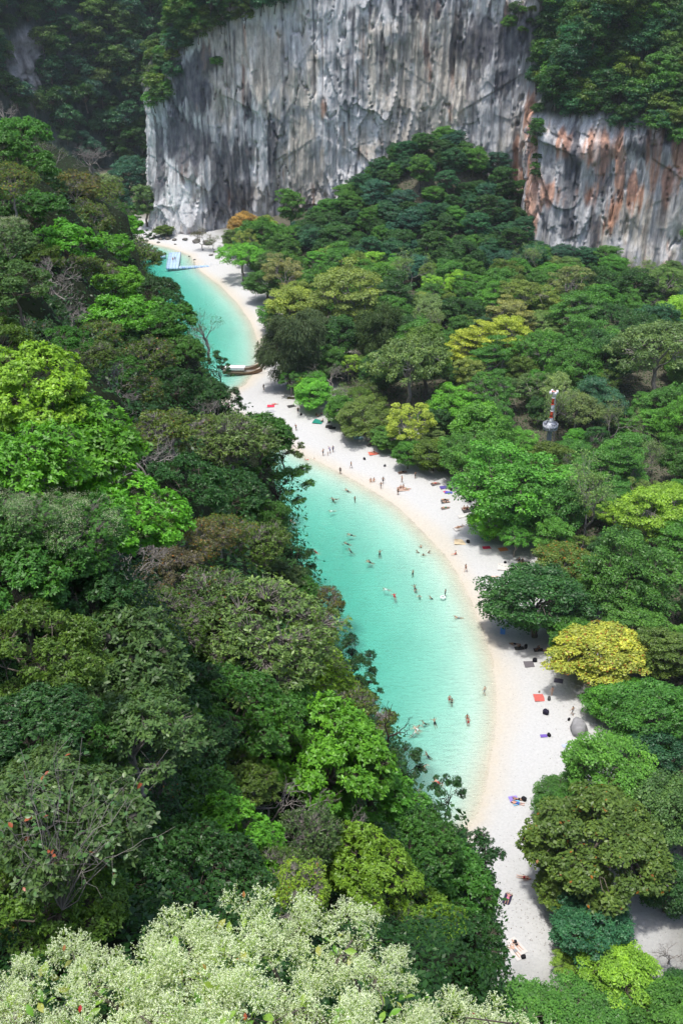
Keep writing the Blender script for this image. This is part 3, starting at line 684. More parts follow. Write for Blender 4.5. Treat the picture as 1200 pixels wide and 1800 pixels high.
# ---------------------------------------------------------------- limestone cliffs
def resample(P, n):
    s = np.concatenate([[0], np.cumsum(np.hypot(*np.diff(P, axis=0).T))]); q = np.linspace(0, s[-1], n)
    return np.stack([np.interp(q, s, P[:, 0]), np.interp(q, s, P[:, 1])], 1), q
def facets(s, z, cs, cz, seed):
    """broken planes: every cell of an irregular grid is a tilted face"""
    best = np.full(s.shape, 1e9); val = np.zeros(s.shape); i0 = np.floor(s / cs); j0 = np.floor(z / cz)
    for di in (-1, 0, 1):
        for dj in (-1, 0, 1):
            i = i0 + di; j = j0 + dj
            cx = (i + 0.5 + 0.8 * (_h(i, j, seed) - 0.5)) * cs; cz_ = (j + 0.5 + 0.8 * (_h(i, j, seed + 1) - 0.5)) * cz
            d = ((s - cx) / cs) ** 2 + ((z - cz_) / cz) ** 2 + 0.25 * (s - cx) / cs * (z - cz_) / cz
            v = (_h(i, j, seed + 2) - 0.5) * 2 * (s - cx) / cs + -(_h(i, j, seed + 3) * 1.3 + 0.1) * (z - cz_) / cz + (_h(i, j, seed + 4) - 0.5) * 0.8
            m = d < best; best = np.where(m, d, best); val = np.where(m, v, val)
    return val
def cliff_mesh(name, P, ns, z0, z1, nz, seed, lip=None, amp=1.0):
    Q, s = resample(P, ns)
    k = np.ones(9) / 9; Qs = np.stack([np.convolve(np.pad(Q[:, i], 4, 'edge'), k, 'valid') for i in (0, 1)], 1)
    T = np.gradient(Qs, axis=0); T /= np.linalg.norm(T, axis=1)[:, None]; Nn = np.stack([T[:, 1], -T[:, 0]], 1)
    zz = np.linspace(z0, z1, nz); S, Z = np.meshgrid(s, zz)
    wob = (fbm(S / 30, Z / 40, seed + 9) - 0.5) * 8
    big = (fbm(S / 45, Z / 55, seed) - 0.5) * 11
    fac = facets(S + wob, Z, 22, 40, seed + 20) * 1.5 + facets(S + wob * 0.5, Z, 5, 17, seed + 30) * 0.75
    fl = 1 - np.abs(vn((S + wob * 0.3) / 2.6, Z / 38, seed + 1) - 0.5) * 2
    fl2 = 1 - np.abs(vn((S + wob * 0.2) / 1.15, Z / 16, seed + 2) - 0.5) * 2
    small = (fbm(S / 1.3, Z / 5.5, seed + 4) - 0.5)
    region = sm(0.42, 0.6, fbm(S / 26, Z / 34, seed + 7))
    fac = fac + facets(S + wob * 0.4, Z, 3.0, 9.5, seed + 70) * 0.36 + facets(S, Z, 1.3, 4.5, seed + 75) * 0.16
    rid = 1 - 2 * np.abs(fbm((S + wob * 0.3) / 4.2, Z / 34, seed + 14, 3) - 0.5)
    O = big + fac * (0.4 + region) - 1.6 * sm(0.955, 1.0, rid) + (fl ** 1.5 * 1.3 + fl2 ** 2 * 0.9) * (1.15 - 0.6 * region) + small * 0.95
    ov = vn(S / 9, Z * 0 + 3, seed + 11) * 10 + 14
    O += 1.8 * (1 - np.mod(Z / ov + vn(S / 14, Z * 0, seed + 12) * 3, 1.0)) ** 3 * region
    O *= amp
    if lip is not None: O = lip(S, Z, O, Qs)
    X = Qs[:, 0][None] + Nn[:, 0][None] * O; Y = Qs[:, 1][None] + Nn[:, 1][None] * O
    return np.stack([X, Y, Z], -1), S, Z, O, fl, fl2, region
def cliff_colour(V, S, Z, fl, fl2, region, seed, dark, tan, light, orange, tone=1.0, bias=0.0, nstreak=850):
    px, py, _ = proj(V); R = np.random.default_rng(seed + 400)
    wv = (fbm(S / 8, Z / 10, seed + 60) - 0.5) * 3
    st = 0.45 * vn((S + 0.3 * wv) / 1.4, Z / 30, seed + 50) + 0.30 * vn((S + 0.2 * wv) / 0.75, Z / 13, seed + 55) + 0.25 * vn((S + 0.5 * wv) / 4.0, Z / 40, seed + 51)
    fine = fbm(S / 1.1, Z / 2.4, seed + 53, 5); big = fbm(S / 20, Z / 24, seed + 54); mid = fbm(S / 4, Z / 9, seed + 58, 5)
    tint = facets(S + wv, Z, 3.0, 9.5, seed + 70); tint2 = facets(S + wv, Z, 9, 17, seed + 80)
    dz = blobs(px, py, dark); tz = blobs(px, py, tan); lz = blobs(px, py, light); oz = blobs(px, py, orange)
    lg = np.array((0.62, 0.61, 0.60)); tn = np.array((0.43, 0.385, 0.32)); dk = np.array((0.040, 0.041, 0.054)); gy_ = np.array((0.34, 0.338, 0.342)); og = np.array((0.48, 0.22, 0.12))
    w = sm(0.34, 0.60, 0.5 * st + 0.5 * mid + lz * 0.22 + (big - 0.5) * 0.3)[..., None]; c = gy_ * (1 - w) + lg * w
    tm = sm(0.45, 0.66, 0.55 * mid + 0.30 * big + tz * 0.5 + 0.10 * tint2)[..., None] * 0.85; c = c * (1 - tm) + tn * (0.8 + 0.4 * fine[..., None]) * tm
    c = c * (1 + 0.16 * np.clip(tint, -1, 1) + 0.12 * np.clip(tint2, -1, 1))[..., None]
    o = sm(0.20, 0.54, oz * 1.0 + (st - 0.5) * 0.9 + (mid - 0.5) * 0.9)[..., None] * 0.78; c = c * (1 - o) + og * (0.75 + 0.5 * fine[..., None]) * o
    d = sm(0.40, 0.62, dz * 0.95 + (mid - 0.5) * 0.9 + (st - 0.5) * 1.0 + bias) * 0.93
    smin, smax, z1 = S.min(), S.max(), Z.max(); sc_, zc_ = S[0], Z[:, 0]; k = 0; tries_ = 0
    wh = np.zeros(S.shape)
    while k < nstreak and tries_ < nstreak * 20:        # water streaks: they start at a ledge and fade downwards
        tries_ += 1
        s0 = R.uniform(smin, smax); zt = R.uniform(5, z1); i = int(np.clip(np.searchsorted(sc_, s0), 0, len(sc_) - 1)); j = int(np.clip(np.searchsorted(zc_, zt), 0, len(zc_) - 1))
        white = R.random() < 0.35
        if not white and R.random() > 0.25 + 0.9 * dz[j, i] - 0.3 * tz[j, i]: continue
        k += 1; wd = R.uniform(0.25, 0.7) * (3.0 if R.random() < 0.2 else 1.0); Ls = R.uniform(9, 24) * (2.8 if R.random() < 0.35 else 1)
        lo, hi = np.searchsorted(sc_, [s0 - wd * 5 - 1, s0 + wd * 5 + 1]); j0, j1 = np.searchsorted(zc_, [zt - Ls, zt])
        if hi - lo < 2 or j1 - j0 < 2: continue
        Ss, Zs = S[j0:j1, lo:hi], Z[j0:j1, lo:hi]; f = (zt - Zs) / Ls
        m = np.exp(-((Ss - s0 - 0.5 * (vn(Zs / 6, Zs * 0 + k, seed) - 0.5)) / (wd * (0.55 + 0.7 * vn(Zs / 4, Zs * 0 + k, seed + 1)))) ** 2 * 1.6) * sm(0, 0.05, f) * (1 - f ** 2) * R.uniform(0.6, 1.0)
        T_ = wh if white else d
        T_[j0:j1, lo:hi] = np.maximum(T_[j0:j1, lo:hi], m)
    wh = wh[..., None] * 0.75; c = c * (1 - wh) + np.array((0.72, 0.70, 0.68)) * wh
    d = np.clip(d * (0.75 + 0.6 * (fine - 0.3)), 0, 0.95)[..., None] * (1 - 0.55 * o); c = c * (1 - d) + dk * (0.6 + 0.8 * fine[..., None]) * d
    c = c * (0.72 + 0.56 * fine[..., None])
    return np.clip(c, 0.01, 0.85) * tone
M_rock, nt, b, out = new_mat('limestone'); N, L = nt.nodes, nt.links
at = N.new('ShaderNodeAttribute'); at.attribute_name = 'gcol'; ge = N.new('ShaderNodeNewGeometry')
mp = N.new('ShaderNodeMapping'); mp.inputs['Scale'].default_value = (1.0, 1.0, 0.22); L.new(ge.outputs['Position'], mp.inputs['Vector'])
no = N.new('ShaderNodeTexNoise'); no.inputs['Scale'].default_value = 1.3; no.inputs['Detail'].default_value = 8; no.inputs['Roughness'].default_value = 0.7; L.new(mp.outputs['Vector'], no.inputs['Vector'])
mr = N.new('ShaderNodeMapRange'); mr.inputs['From Min'].default_value = 0.28; mr.inputs['From Max'].default_value = 0.72; mr.inputs['To Min'].default_value = 0.66; mr.inputs['To Max'].default_value = 1.3; L.new(no.outputs['Fac'], mr.inputs['Value'])
vm = N.new('ShaderNodeVectorMath'); vm.operation = 'SCALE'; L.new(at.outputs['Color'], vm.inputs[0]); L.new(mr.outputs['Result'], vm.inputs['Scale']); L.new(vm.outputs['Vector'], b.inputs['Base Color'])
b.inputs['Roughness'].default_value = 0.92; b.inputs['Specular IOR Level'].default_value = 0.15
bp = N.new('ShaderNodeBump'); bp.inputs['Strength'].default_value = 0.8; bp.inputs['Distance'].default_value = 0.5; L.new(no.outputs['Fac'], bp.inputs['Height']); L.new(bp.outputs['Normal'], b.inputs['Normal'])

DARK = [(330, 150, 48, 60, 1.0), (312, 235, 36, 60, 0.9), (405, 300, 42, 90, 1.0), (350, 255, 35, 50, 0.8), (385, 350, 30, 50, 0.9), (478, 275, 12, 80, 1.0), (280, 300, 16, 110, 0.8), (440, 180, 14, 60, 0.6), (860, 75, 80, 48, 1.0),
        (935, 60, 50, 45, 0.9), (720, 12, 90, 22, 0.8), (610, 30, 40, 30, 0.5), (670, 90, 12, 50, 0.6), (890, 150, 40, 70, 0.7), (830, 120, 30, 50, 0.5), (780, 60, 12, 70, 0.5),
        (1005, 290, 22, 80, 0.95), (1060, 310, 26, 60, 0.85), (1140, 255, 55, 30, 0.9), (1030, 400, 30, 50, 0.6), (1000, 400, 18, 50, 0.8), (960, 290, 10, 40, 0.7)]
TAN = [(520, 300, 38, 120, 1.0), (740, 150, 75, 85, 1.0), (725, 245, 70, 40, 0.9), (440, 110, 50, 50, 0.8), (770, 60, 40, 40, 0.6), (390, 130, 25, 100, 0.7), (1110, 380, 60, 60, 0.7), (540, 170, 20, 100, 0.5), (900, 240, 30, 60, 0.5)]
LIGHT = [(640, 260, 50, 120, 1.0), (450, 250, 25, 130, 0.7), (560, 150, 24, 120, 0.7), (325, 360, 26, 70, 1.0), (820, 210, 45, 60, 0.8), (400, 180, 20, 70, 0.6), (660, 180, 30, 70, 0.6), (960, 400, 16, 50, 0.7)]
ORANGE = [(934, 300, 11, 95, 1.0), (962, 340, 20, 30, 0.8), (985, 255, 18, 28, 0.9), (1046, 268, 24, 40, 1.0), (1088, 290, 11, 75, 1.0), (1112, 335, 16, 32, 0.9), (1150, 265, 12, 55, 1.0), (1195, 270, 14, 40, 0.8), (930, 205, 10, 45, 0.8), (1076, 370, 14, 42, 0.8), (1168, 315, 16, 28, 0.7), (1035, 330, 20, 30, 0.5), (905, 270, 10, 40, 0.35)]
def lip_main(S, Z, O, Q):
    px = 600 + Q[:, 0] / (Q[:, 1] * cP + 60 * sP) * F; px = np.broadcast_to(px[None], Z.shape)
    left = sm(320, 262, px); zl = 62 + 10 * (vn(S / 8, Z * 0, 71) - 0.5)
    O = O - left * np.clip(Z - zl, 0, 100) * 0.75
    lr = sm(922, 945, px); zr = 54 + 22 * (fbm(S / 14, Z * 0, 72) - 0.5) - 7 * sm(960, 1100, px)
    O = O + lr * (-np.clip(Z - zr, 0, 120) * 0.62 + 1.5 * np.exp(-((Z - zr + 2) / 4.0) ** 2) + 2.0 * sm(20, 0, Z) * 0)
    return O
CV, S_, Z_, O_, fl_, fl2_, rg_ = cliff_mesh('cliff', CLIFF, 860, -2, 128, 330, 100, lip_main)
ccol = cliff_colour(CV, S_, Z_, fl_, fl2_, rg_, 100, DARK, TAN, LIGHT, ORANGE)
px_c, py_c, _ = proj(CV)
wild = np.maximum(sm(930, 955, px_c) * sm(215, 195, py_c + 14 * (vn(S_ / 6, Z_ * 0, 5) - 0.5)), sm(345, 320, px_c + 0.9 * py_c - 70) * sm(210, 180, py_c))[..., None]   # earth and moss where the wall lies back
ccol = ccol * (1 - wild * 0.9) + np.array((0.020, 0.034, 0.014)) * wild * 0.9
cut = int(np.argmin(np.abs(px_c[120] - 931)))           # the grey wall ends and the orange one begins at the crack
for nm, a, b_ in (('grey_cliff', 0, cut + 1), ('orange_cliff', cut, CV.shape[1])):
    sub = CV[:, a:b_]; me = raw_mesh(nm, sub.reshape(-1, 3), grid_faces(sub.shape[0], sub.shape[1]), True); vcol(me, 'gcol', ccol[:, a:b_].reshape(-1, 3))
    tag(obj(nm, me, M_rock), 'sheer grey limestone cliff with dark water streaks' if a == 0 else 'limestone cliff stained orange below an overgrown slope', kind='structure')
FARP = np.array([(-330, 470), (-250, 520), (-205, 560), (-185, 545), (-165, 560), (-140, 600), (-90, 625), (-40, 600), (0, 590), (60, 600)], float)
def lip_far(S, Z, O, Q): return O - 0.22 * np.clip(Z, 0, 200)
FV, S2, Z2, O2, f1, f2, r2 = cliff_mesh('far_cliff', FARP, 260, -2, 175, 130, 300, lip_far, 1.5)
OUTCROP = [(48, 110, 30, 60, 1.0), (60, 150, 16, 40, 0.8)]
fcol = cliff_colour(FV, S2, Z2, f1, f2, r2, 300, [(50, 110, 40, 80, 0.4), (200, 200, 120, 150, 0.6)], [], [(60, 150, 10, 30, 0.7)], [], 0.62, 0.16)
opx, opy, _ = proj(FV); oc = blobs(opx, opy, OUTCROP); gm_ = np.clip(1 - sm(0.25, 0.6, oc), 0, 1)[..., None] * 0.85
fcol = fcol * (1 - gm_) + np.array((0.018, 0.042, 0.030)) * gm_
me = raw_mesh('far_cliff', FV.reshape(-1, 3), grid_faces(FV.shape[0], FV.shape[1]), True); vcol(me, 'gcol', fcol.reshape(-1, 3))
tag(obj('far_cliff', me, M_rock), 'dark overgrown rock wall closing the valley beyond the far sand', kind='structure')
# ---------------------------------------------------------------- trees of the hillside
def hill_name(key):
    return 'leafless_tree' if key.startswith('bare') else 'flowering_bush' if key == 'flowering' else 'hillside_tree'
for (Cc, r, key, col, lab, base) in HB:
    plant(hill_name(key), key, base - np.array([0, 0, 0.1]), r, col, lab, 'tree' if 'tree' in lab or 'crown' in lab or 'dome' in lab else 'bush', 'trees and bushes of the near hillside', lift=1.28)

# ---------------------------------------------------------------- trees of the valley floor: px, py, radius px, kind, colour, height factor, label
FOREST = [
 (1070, 1490, 132, 'almond', 'olive', 0.85, 'broad olive tree with orange-flecked leaves overhanging the near sand'),
 (1000, 1560, 70, 'almond', 'olive', 0.75, 'olive spreading lower tree in front of the orange-flecked one'),
 (1075, 1372, 98, 'round_c', 'fresh', 0.8, 'wide bright green tree below the boulder'),
 (985, 1395, 50, 'round_c', 'mid', 0.6, 'small green tree leaning over the sand below the boulder'),
 (1165, 1430, 80, 'round_b', 'grey', 0.95, 'grey-green tree inland of the orange-flecked tree'),
 (1045, 1630, 82, 'round_a', 'blue', 0.7, 'deep bluish green tree by the shaded sand path'),
 (1085, 1710, 80, 'round_b', 'lime', 0.6, 'bright lime tree on the near shaded sand'),
 (1000, 1690, 36, 'spread_a', 'lime', 0.6, 'small lime-leaved tree reaching over the mats'),
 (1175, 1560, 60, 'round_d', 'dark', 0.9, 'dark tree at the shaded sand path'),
 (935, 1800, 92, 'round_a', 'mid', 0.5, 'green tree filling the foot of the slope by the near sand'),
 (1040, 1800, 90, 'round_c', 'mid', 0.5, 'low green tree below the lime tree'),
 (1170, 1800, 80, 'round_d', 'mid', 0.6, 'green tree beside the shaded path end'),
 (1180, 1665, 50, 'bare_a', 'grey', 0.6, 'grey bare bush beside the shaded path'),
 (1055, 1150, 88, 'autumn', (0.225, 0.25, 0.026), 0.75, 'yellow tree turning orange at the sand edge'),
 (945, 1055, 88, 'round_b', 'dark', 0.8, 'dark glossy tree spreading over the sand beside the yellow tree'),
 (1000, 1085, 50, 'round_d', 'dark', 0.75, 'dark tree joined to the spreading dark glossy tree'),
 (1145, 1255, 84, 'round_a', 'mid', 0.85, 'mid green tree inland of the boulder'),
 (1112, 1225, 46, 'round_c', 'bright', 0.7, 'bright green low tree behind the boulder'),
 (1160, 1330, 60, 'round_d', 'blue', 0.9, 'bluish green tree inland of the wide bright tree'),
 (1180, 1150, 60, 'round_a', 'olive', 0.9, 'olive tree inland of the yellow tree'),
 (985, 985, 62, 'autumn', 'olive', 0.85, 'rounded olive tree with rusty patches above the dark glossy tree'),
 (1105, 1010, 85, 'round_c', 'mid', 1.0, 'large mid green crown inland of the rusty olive tree'),
 (1110, 1100, 60, 'round_a', 'mid', 0.8, 'green crown inland of the dark spreading tree'),
 (900, 860, 95, 'round_c', 'fresh', 0.95, 'big bright green tree leaning over the middle beach'),
 (870, 910, 50, 'round_d', 'bright', 0.7, 'bright green lower bough tree over the purple umbrella'),
 (970, 890, 70, 'round_a', 'mid', 0.95, 'dense green tree inland of the big bright tree'),
 (1035, 865, 78, 'bare_b', 'pale', 1.1, 'pale half-bare tree with grey limbs showing'),
 (1155, 900, 70, 'tiered_b', 'lime', 0.95, 'layered lime tree near the pale half-bare tree'),
 (830, 800, 60, 'round_c', 'mid', 0.85, 'green tree over the middle beach with leaning trunk'),
 (760, 800, 45, 'round_d', 'olive', 0.6, 'small olive tree rooted in the sand by sunbathers'),
 (725, 745, 52, 'spread_b', 'vivid', 0.85, 'bright yellow open-branched tree at the beach edge'),
 (640, 730, 52, 'round_c', 'olive', 0.65, 'olive bushy tree at the beach edge before the yellow one'),
 (690, 770, 40, 'round_a', 'mid', 0.5, 'low green bush tree beneath the yellow beach tree'),
 (550, 690, 38, 'round_b', 'bright', 0.7, 'small bright green tree shading the sitting group'),
 (585, 660, 42, 'bare_a', 'grey', 0.6, 'grey leafless shrub behind the small bright tree'),
 (630, 680, 40, 'bare_b', 'olive', 0.6, 'half-bare grey shrub inland of the sitting group'),
 (505, 610, 62, 'casuarina', (0.060, 0.100, 0.042), 0.95, 'feathery dark casuarina beside the longtail boats'),
 (545, 590, 45, 'casuarina', (0.065, 0.110, 0.042), 0.9, 'feathery casuarina standing behind the other one'),
 (672, 590, 50, 'casuarina', (0.045, 0.085, 0.024), 1.0, 'tall rounded dark casuarina amid broadleaf crowns'),
 (425, 450, 45, 'spread_a', 'bright', 0.8, 'fresh green tree leaning over the beach by the pontoon'),
 (470, 500, 42, 'round_c', 'mid', 0.7, 'green tree at the beach edge past the pontoon'),
 (500, 485, 50, 'spread_b', 'gold', 0.85, 'golden tinted crown near the upper beach'),
 (520, 545, 55, 'round_d', 'yellow', 0.8, 'yellowish crown behind the casuarina'),
 (490, 555, 40, 'round_c', 'mid', 0.75, 'green crown at the upper beach edge'),
 (610, 515, 68, 'tiered_b', 'yellow', 1.0, 'wide flat yellow-green umbrella crown'),
 (560, 500, 45, 'round_a', 'mid', 0.9, 'green crown beside the flat yellow-green umbrella'),
 (720, 640, 75, 'spread_a', 'pale', 1.05, 'pale flat-topped tree with white limbs showing'),
 (735, 605, 50, 'tiered_a', 'mid', 0.95, 'green layered crown above the flat-topped pale tree'),
 (830, 610, 50, 'tiered_a', 'vivid', 1.0, 'yellow layered tree seaward of the beacon'),
 (880, 590, 48, 'tiered_b', 'vivid', 1.05, 'bright yellow-green tiered crown above the beacon'),
 (895, 555, 42, 'tiered_b', 'gold', 1.0, 'golden flat crown above the beacon'),
 (868, 695, 50, 'spread_b', 'mid', 1.0, 'slender pale-stemmed tree seaward of the beacon'),
 (800, 720, 50, 'round_c', 'bright', 0.9, 'bright crown before the slender pale-stemmed tree'),
 (1165, 615, 80, 'spread_a', 'pale', 1.05, 'large pale umbrella crown with visible boughs inland'),
 (1060, 630, 55, 'round_b', 'dark', 1.0, 'dark green crown seaward of the large pale umbrella'),
 (1050, 700, 48, 'tiered_a', 'blue', 1.0, 'bluish layered tree beside the beacon'),
 (1000, 500, 45, 'spread_b', 'gold', 1.0, 'golden crown below the orange cliff'),
 (1170, 500, 45, 'spread_b', 'pale', 0.9, 'pale sparse crown under the orange cliff'),
 (1110, 505, 48, 'round_b', 'dark', 0.8, 'dark tall crown under the orange cliff foot'),
 (920, 520, 45, 'spread_a', 'yellow', 1.0, 'yellow-green open crown below the orange cliff'),
 (425, 395, 30, 'round_d', 'orange', 0.8, 'orange-leaved tree at the foot of the grey cliff'),
 (355, 415, 26, 'bare_b', 'brown', 0.7, 'brown-grey shrub at the grey cliff corner'),
 (375, 425, 20, 'bare_b', 'grey', 0.5, 'low grey shrub beside the brown one under the cliff'),
 (288, 405, 20, 'round_d', 'olive', 0.5, 'green shrub on the dark rocks at the cliff corner'),
 (1000, 425, 18, 'tall_a', 'bright', 0.8, 'narrow green tree against the orange cliff foot'),
 (1075, 735, 40, 'bare_b', 'pale', 1.1, 'pale half-bare tree inland of the beacon'),
 (1140, 800, 44, 'bare_b', 'pale', 1.1, 'wide half-bare tree seaward of the right wood rim'),
 (760, 560, 36, 'bare_b', 'pale', 1.0, 'pale twiggy tree among green crowns of the middle wood'),
 (990, 820, 36, 'bare_a', 'pale', 1.0, 'leafless pale tree this side of the beacon'),
 (1195, 1735, 42, 'round_d', 'dark', 0.8, 'dark tree shading the path at the frame edge'),
 (912, 775, 36, 'round_c', 'fresh', 0.6, 'fresh green tree at the seaward foot of the beacon'),
 (1008, 795, 38, 'round_b', 'mid', 0.6, 'mid green tree at the inland foot of the beacon'),
 (962, 822, 34, 'round_a', 'mid', 0.5, 'low green tree hiding the beacon foot'),
 (640, 640, 34, 'round_c', 'olive', 0.6, 'low olive tree behind the grey leafless shrub'),
 (225, 315, 42, 'round_a', 'teal', 1.1, 'teal green tree in the valley beyond the far sand'),
 (190, 350, 36, 'round_b', 'teal', 1.0, 'teal tree behind the ridge end near the far sand'),
 (255, 350, 28, 'tall_a', 'grey', 0.9, 'greyish tree tucked against the grey cliff corner'),
 (150, 330, 36, 'round_a', 'teal', 1.2, 'teal tree at the back of the far sand'),
]
EDGE = np.array([(300, 560), (345, 385), (380, 380), (430, 385), (470, 398), (500, 430), (540, 448), (600, 456), (650, 466), (690, 518), (720, 560), (760, 610), (800, 690), (840, 765), (880, 828), (930, 850), (955, 905), (1000, 900),
                 (1040, 865), (1100, 875), (1135, 960), (1180, 985), (1220, 1035), (1270, 1035), (1305, 955), (1360, 932), (1450, 942), (1500, 930), (1560, 950), (1620, 965), (1690, 955), (1740, 850), (1900, 850)], float)
def edgeX(py): return np.interp(py, EDGE[:, 0], EDGE[:, 1])
placed = []
def tree_name(key): return 'casuarina_tree' if key == 'casuarina' else 'leafless_tree' if key.startswith('bare') else 'broadleaf_tree'
for (px, py, rp, key, col, zs, lab) in FOREST:
    t = TPL[key]; zc = 10.0; g = 1.0
    for _ in range(12):
        p = at_z(px, py, zc); d = proj(p)[2]; r = rp * d / F
        g = float(gz(p[0], p[1])); zc = 0.5 * zc + 0.5 * (g + t['hc'] * r / t['R'] * zs)
    p = at_z(px, py, zc)
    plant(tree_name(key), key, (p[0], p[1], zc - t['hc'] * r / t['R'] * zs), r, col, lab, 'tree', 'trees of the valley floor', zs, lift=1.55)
    placed.append((p[0], p[1], r, px, py, rp))

# the rest of the wood: spots on the ground, told apart by colour, form and the landmark they stand by
LANDMARK = [('the red and white beacon', 965, 740), ('the yellow open-branched beach tree', 725, 745), ('the flat yellow-green umbrella crown', 610, 515), ('the pale half-bare tree', 1035, 880), ('the large pale umbrella crown', 1165, 615),
            ('the feathery casuarina', 505, 610), ('the big bright beach tree', 900, 860), ('the orange-leaved tree', 425, 395), ('the foot of the orange cliff', 1080, 440), ('the dark wooded mound', 760, 340), ('the orange-flecked tree', 1070, 1490), ('the yellow tree turning orange', 1055, 1150)]
ORD = ['first', 'second', 'third', 'fourth', 'fifth', 'sixth', 'seventh', 'eighth', 'ninth', 'tenth', 'eleventh', 'twelfth', 'thirteenth', 'fourteenth', 'fifteenth']
FORM = dict(round_a='rounded', round_b='domed', round_c='broad', round_d='lumpy', tiered_a='layered', tiered_b='flat-layered', spread_a='open-branched', spread_b='sparse', tall_a='columnar', bare_a='leafless', bare_b='half-bare', almond='spreading', autumn='mottled')
pend = []
frng = np.random.default_rng(23)
cand = [(frng.uniform(-70, 150), frng.uniform(78, 436), 0) for _ in range(9000)] + [(frng.uniform(-20, 95), frng.uniform(350, 440), 2) for _ in range(14000)] + [(frng.uniform(-70, 150), frng.uniform(78, 436), 1) for _ in range(9000)]
for (Xc, Yc, small) in cand:
    if len(pend) >= (150, 455, 255)[small]: continue
    g = float(gz(Xc, Yc))
    if g < 1.0: continue
    cy_ = np.interp(Xc, CLIFF[2:-1, 0], CLIFF[2:-1, 1])
    if Yc > cy_ - 3.5: continue
    mound = math.exp(-(((Xc - 38) / 40) ** 2 + ((Yc - 440) / 55) ** 2))
    if small == 2 and mound < 0.10: continue
    r = (frng.uniform(4.8, 8.6) if not small else frng.uniform(4.2, 6.6) if small == 2 else frng.uniform(3.2, 5.2)) * (0.85 if mound > 0.3 else 1.0)
    pxc, pyc, tt = proj(np.array([Xc, Yc, g + 9]))
    if pxc < 330 or pxc > 1330 or pyc > 1850: continue
    if pxc > 1085 and 1560 < pyc < 1780: continue
    rp = r * F / tt
    th = np.arange(10) * 0.628
    sx = pxc + rp * 1.0 * np.cos(th); sy = pyc + rp * 0.85 * np.sin(th) + rp * 0.1
    if (sx < edgeX(sy) + 4).any(): continue
    if ((sx < silX(sy) + 6) & (sy > 500)).any(): continue
    if any((Xc - a) ** 2 + (Yc - b) ** 2 < ((0.60, 0.52, 0.45)[small] * (r + c)) ** 2 for a, b, c, *_ in placed): continue
    if abs(pxc - 1016) < 30 + rp and abs(pyc - 1275) < 30 + rp and Yc < 128: continue
    if abs(pxc - 965) < 38 + rp * 0.9 and Yc < 224 and abs(pyc - 722) < 52 + rp * 0.95: continue       # clearing around the beacon
    q = frng.random(); far = Yc > 330
    if mound > 0.12: key = ['round_a', 'round_b', 'round_d', 'round_c', 'tall_a'][frng.integers(0, 5)]; col = ['blue', 'dark', 'blue', 'mid', 'dark', 'teal'][frng.integers(0, 6)]
    else:
        key = ['round_a', 'round_b', 'round_c', 'round_d', 'tiered_a', 'tiered_b', 'spread_a', 'spread_b', 'tall_a', 'bare_b', 'round_a', 'round_c'][frng.integers(0, 12)]
        col = ['dark', 'mid', 'mid', 'fresh', 'olive', 'blue', 'grey', 'lime', 'mid', 'fresh', 'mid', 'yellow', 'mid', 'fresh', 'pale'][frng.integers(0, 15)]
        if key == 'bare_b': col = 'pale'
    zs = frng.uniform(0.85, 1.15)
    if Yc < 120: zs *= 0.75
    if Yc > 345 and Xc > 72: zs *= 0.7; r = min(r, 6.0)
    if mound > 0.15: zs *= 0.85
    placed.append((Xc, Yc, r, pxc, pyc, rp))
    pend.append((Xc, Yc, g, r, key, col, zs, pxc, pyc, small))
def lower_first(s): return s
cls = {}
for i, (Xc, Yc, g, r, key, col, zs, pxc, pyc, small) in enumerate(pend):
    j = int(np.argmin([(pxc - a) ** 2 + ((pyc - b) * 1.2) ** 2 for _, a, b in LANDMARK])); nm, a, b = LANDMARK[j]
    dx, dy = pxc - a, pyc - b
    rel = ('inland of' if dx > 0 else 'seaward of') if abs(dx) > abs(dy) else ('beyond' if dy < 0 else 'this side of')
    cls.setdefault((CNAME[col], FORM[key], rel, nm), []).append((math.hypot(dx, dy), i))
labs = {}
for (cn, fm, rel, nm), L_ in cls.items():
    L_.sort()
    for n, (_, i) in enumerate(L_): labs[i] = f'{cn} {fm} tree {rel} {nm}' if len(L_) == 1 else f'{cn} {fm} tree, {ORD[min(n, 14)]} one {rel} {nm}'
for i, (Xc, Yc, g, r, key, col, zs, pxc, pyc, small) in enumerate(pend):
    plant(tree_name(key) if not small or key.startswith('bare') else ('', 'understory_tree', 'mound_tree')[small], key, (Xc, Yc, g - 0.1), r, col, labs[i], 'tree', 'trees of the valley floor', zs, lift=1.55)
# hillside fillers
cls = {}
HL = [('the vivid green dome-shaped tree', 570, 1335), ('the broad twiggy tree', 470, 1120), ('the large bright green tree', 150, 790), ('the rust-tinged bush', 330, 950), ('the pale twiggy spur tree', 410, 780), ('the leafless grey thicket', 140, 560), ('the orange-brown ridge tree', 130, 335), ('the white flowering shrub', 330, 1640), ('the large-leaved grey-green bush', 225, 1180), ('the boats', 420, 650)]
FORM2 = dict(small_leaf_a='small-leaved', small_leaf_b='fine-leaved', twiggy_a='twiggy', whorl_a='whorl-leaved', twiggy_b='sparse', bare_c='leafless')
for i, f in enumerate(FILL):
    px, py = f[4]; j = int(np.argmin([(px - a) ** 2 + (py - b) ** 2 for _, a, b in HL])); nm, a, b = HL[j]; dx, dy = px - a, py - b
    rel = ('on the lagoon side of' if dx > 0 else 'on the hill side of') if abs(dx) > abs(dy) else ('above' if dy < 0 else 'below')
    cls.setdefault((CNAME[f[3]] if f[2] != 'bare_c' else 'grey', FORM2[f[2]], rel, nm), []).append((math.hypot(dx, dy), i))
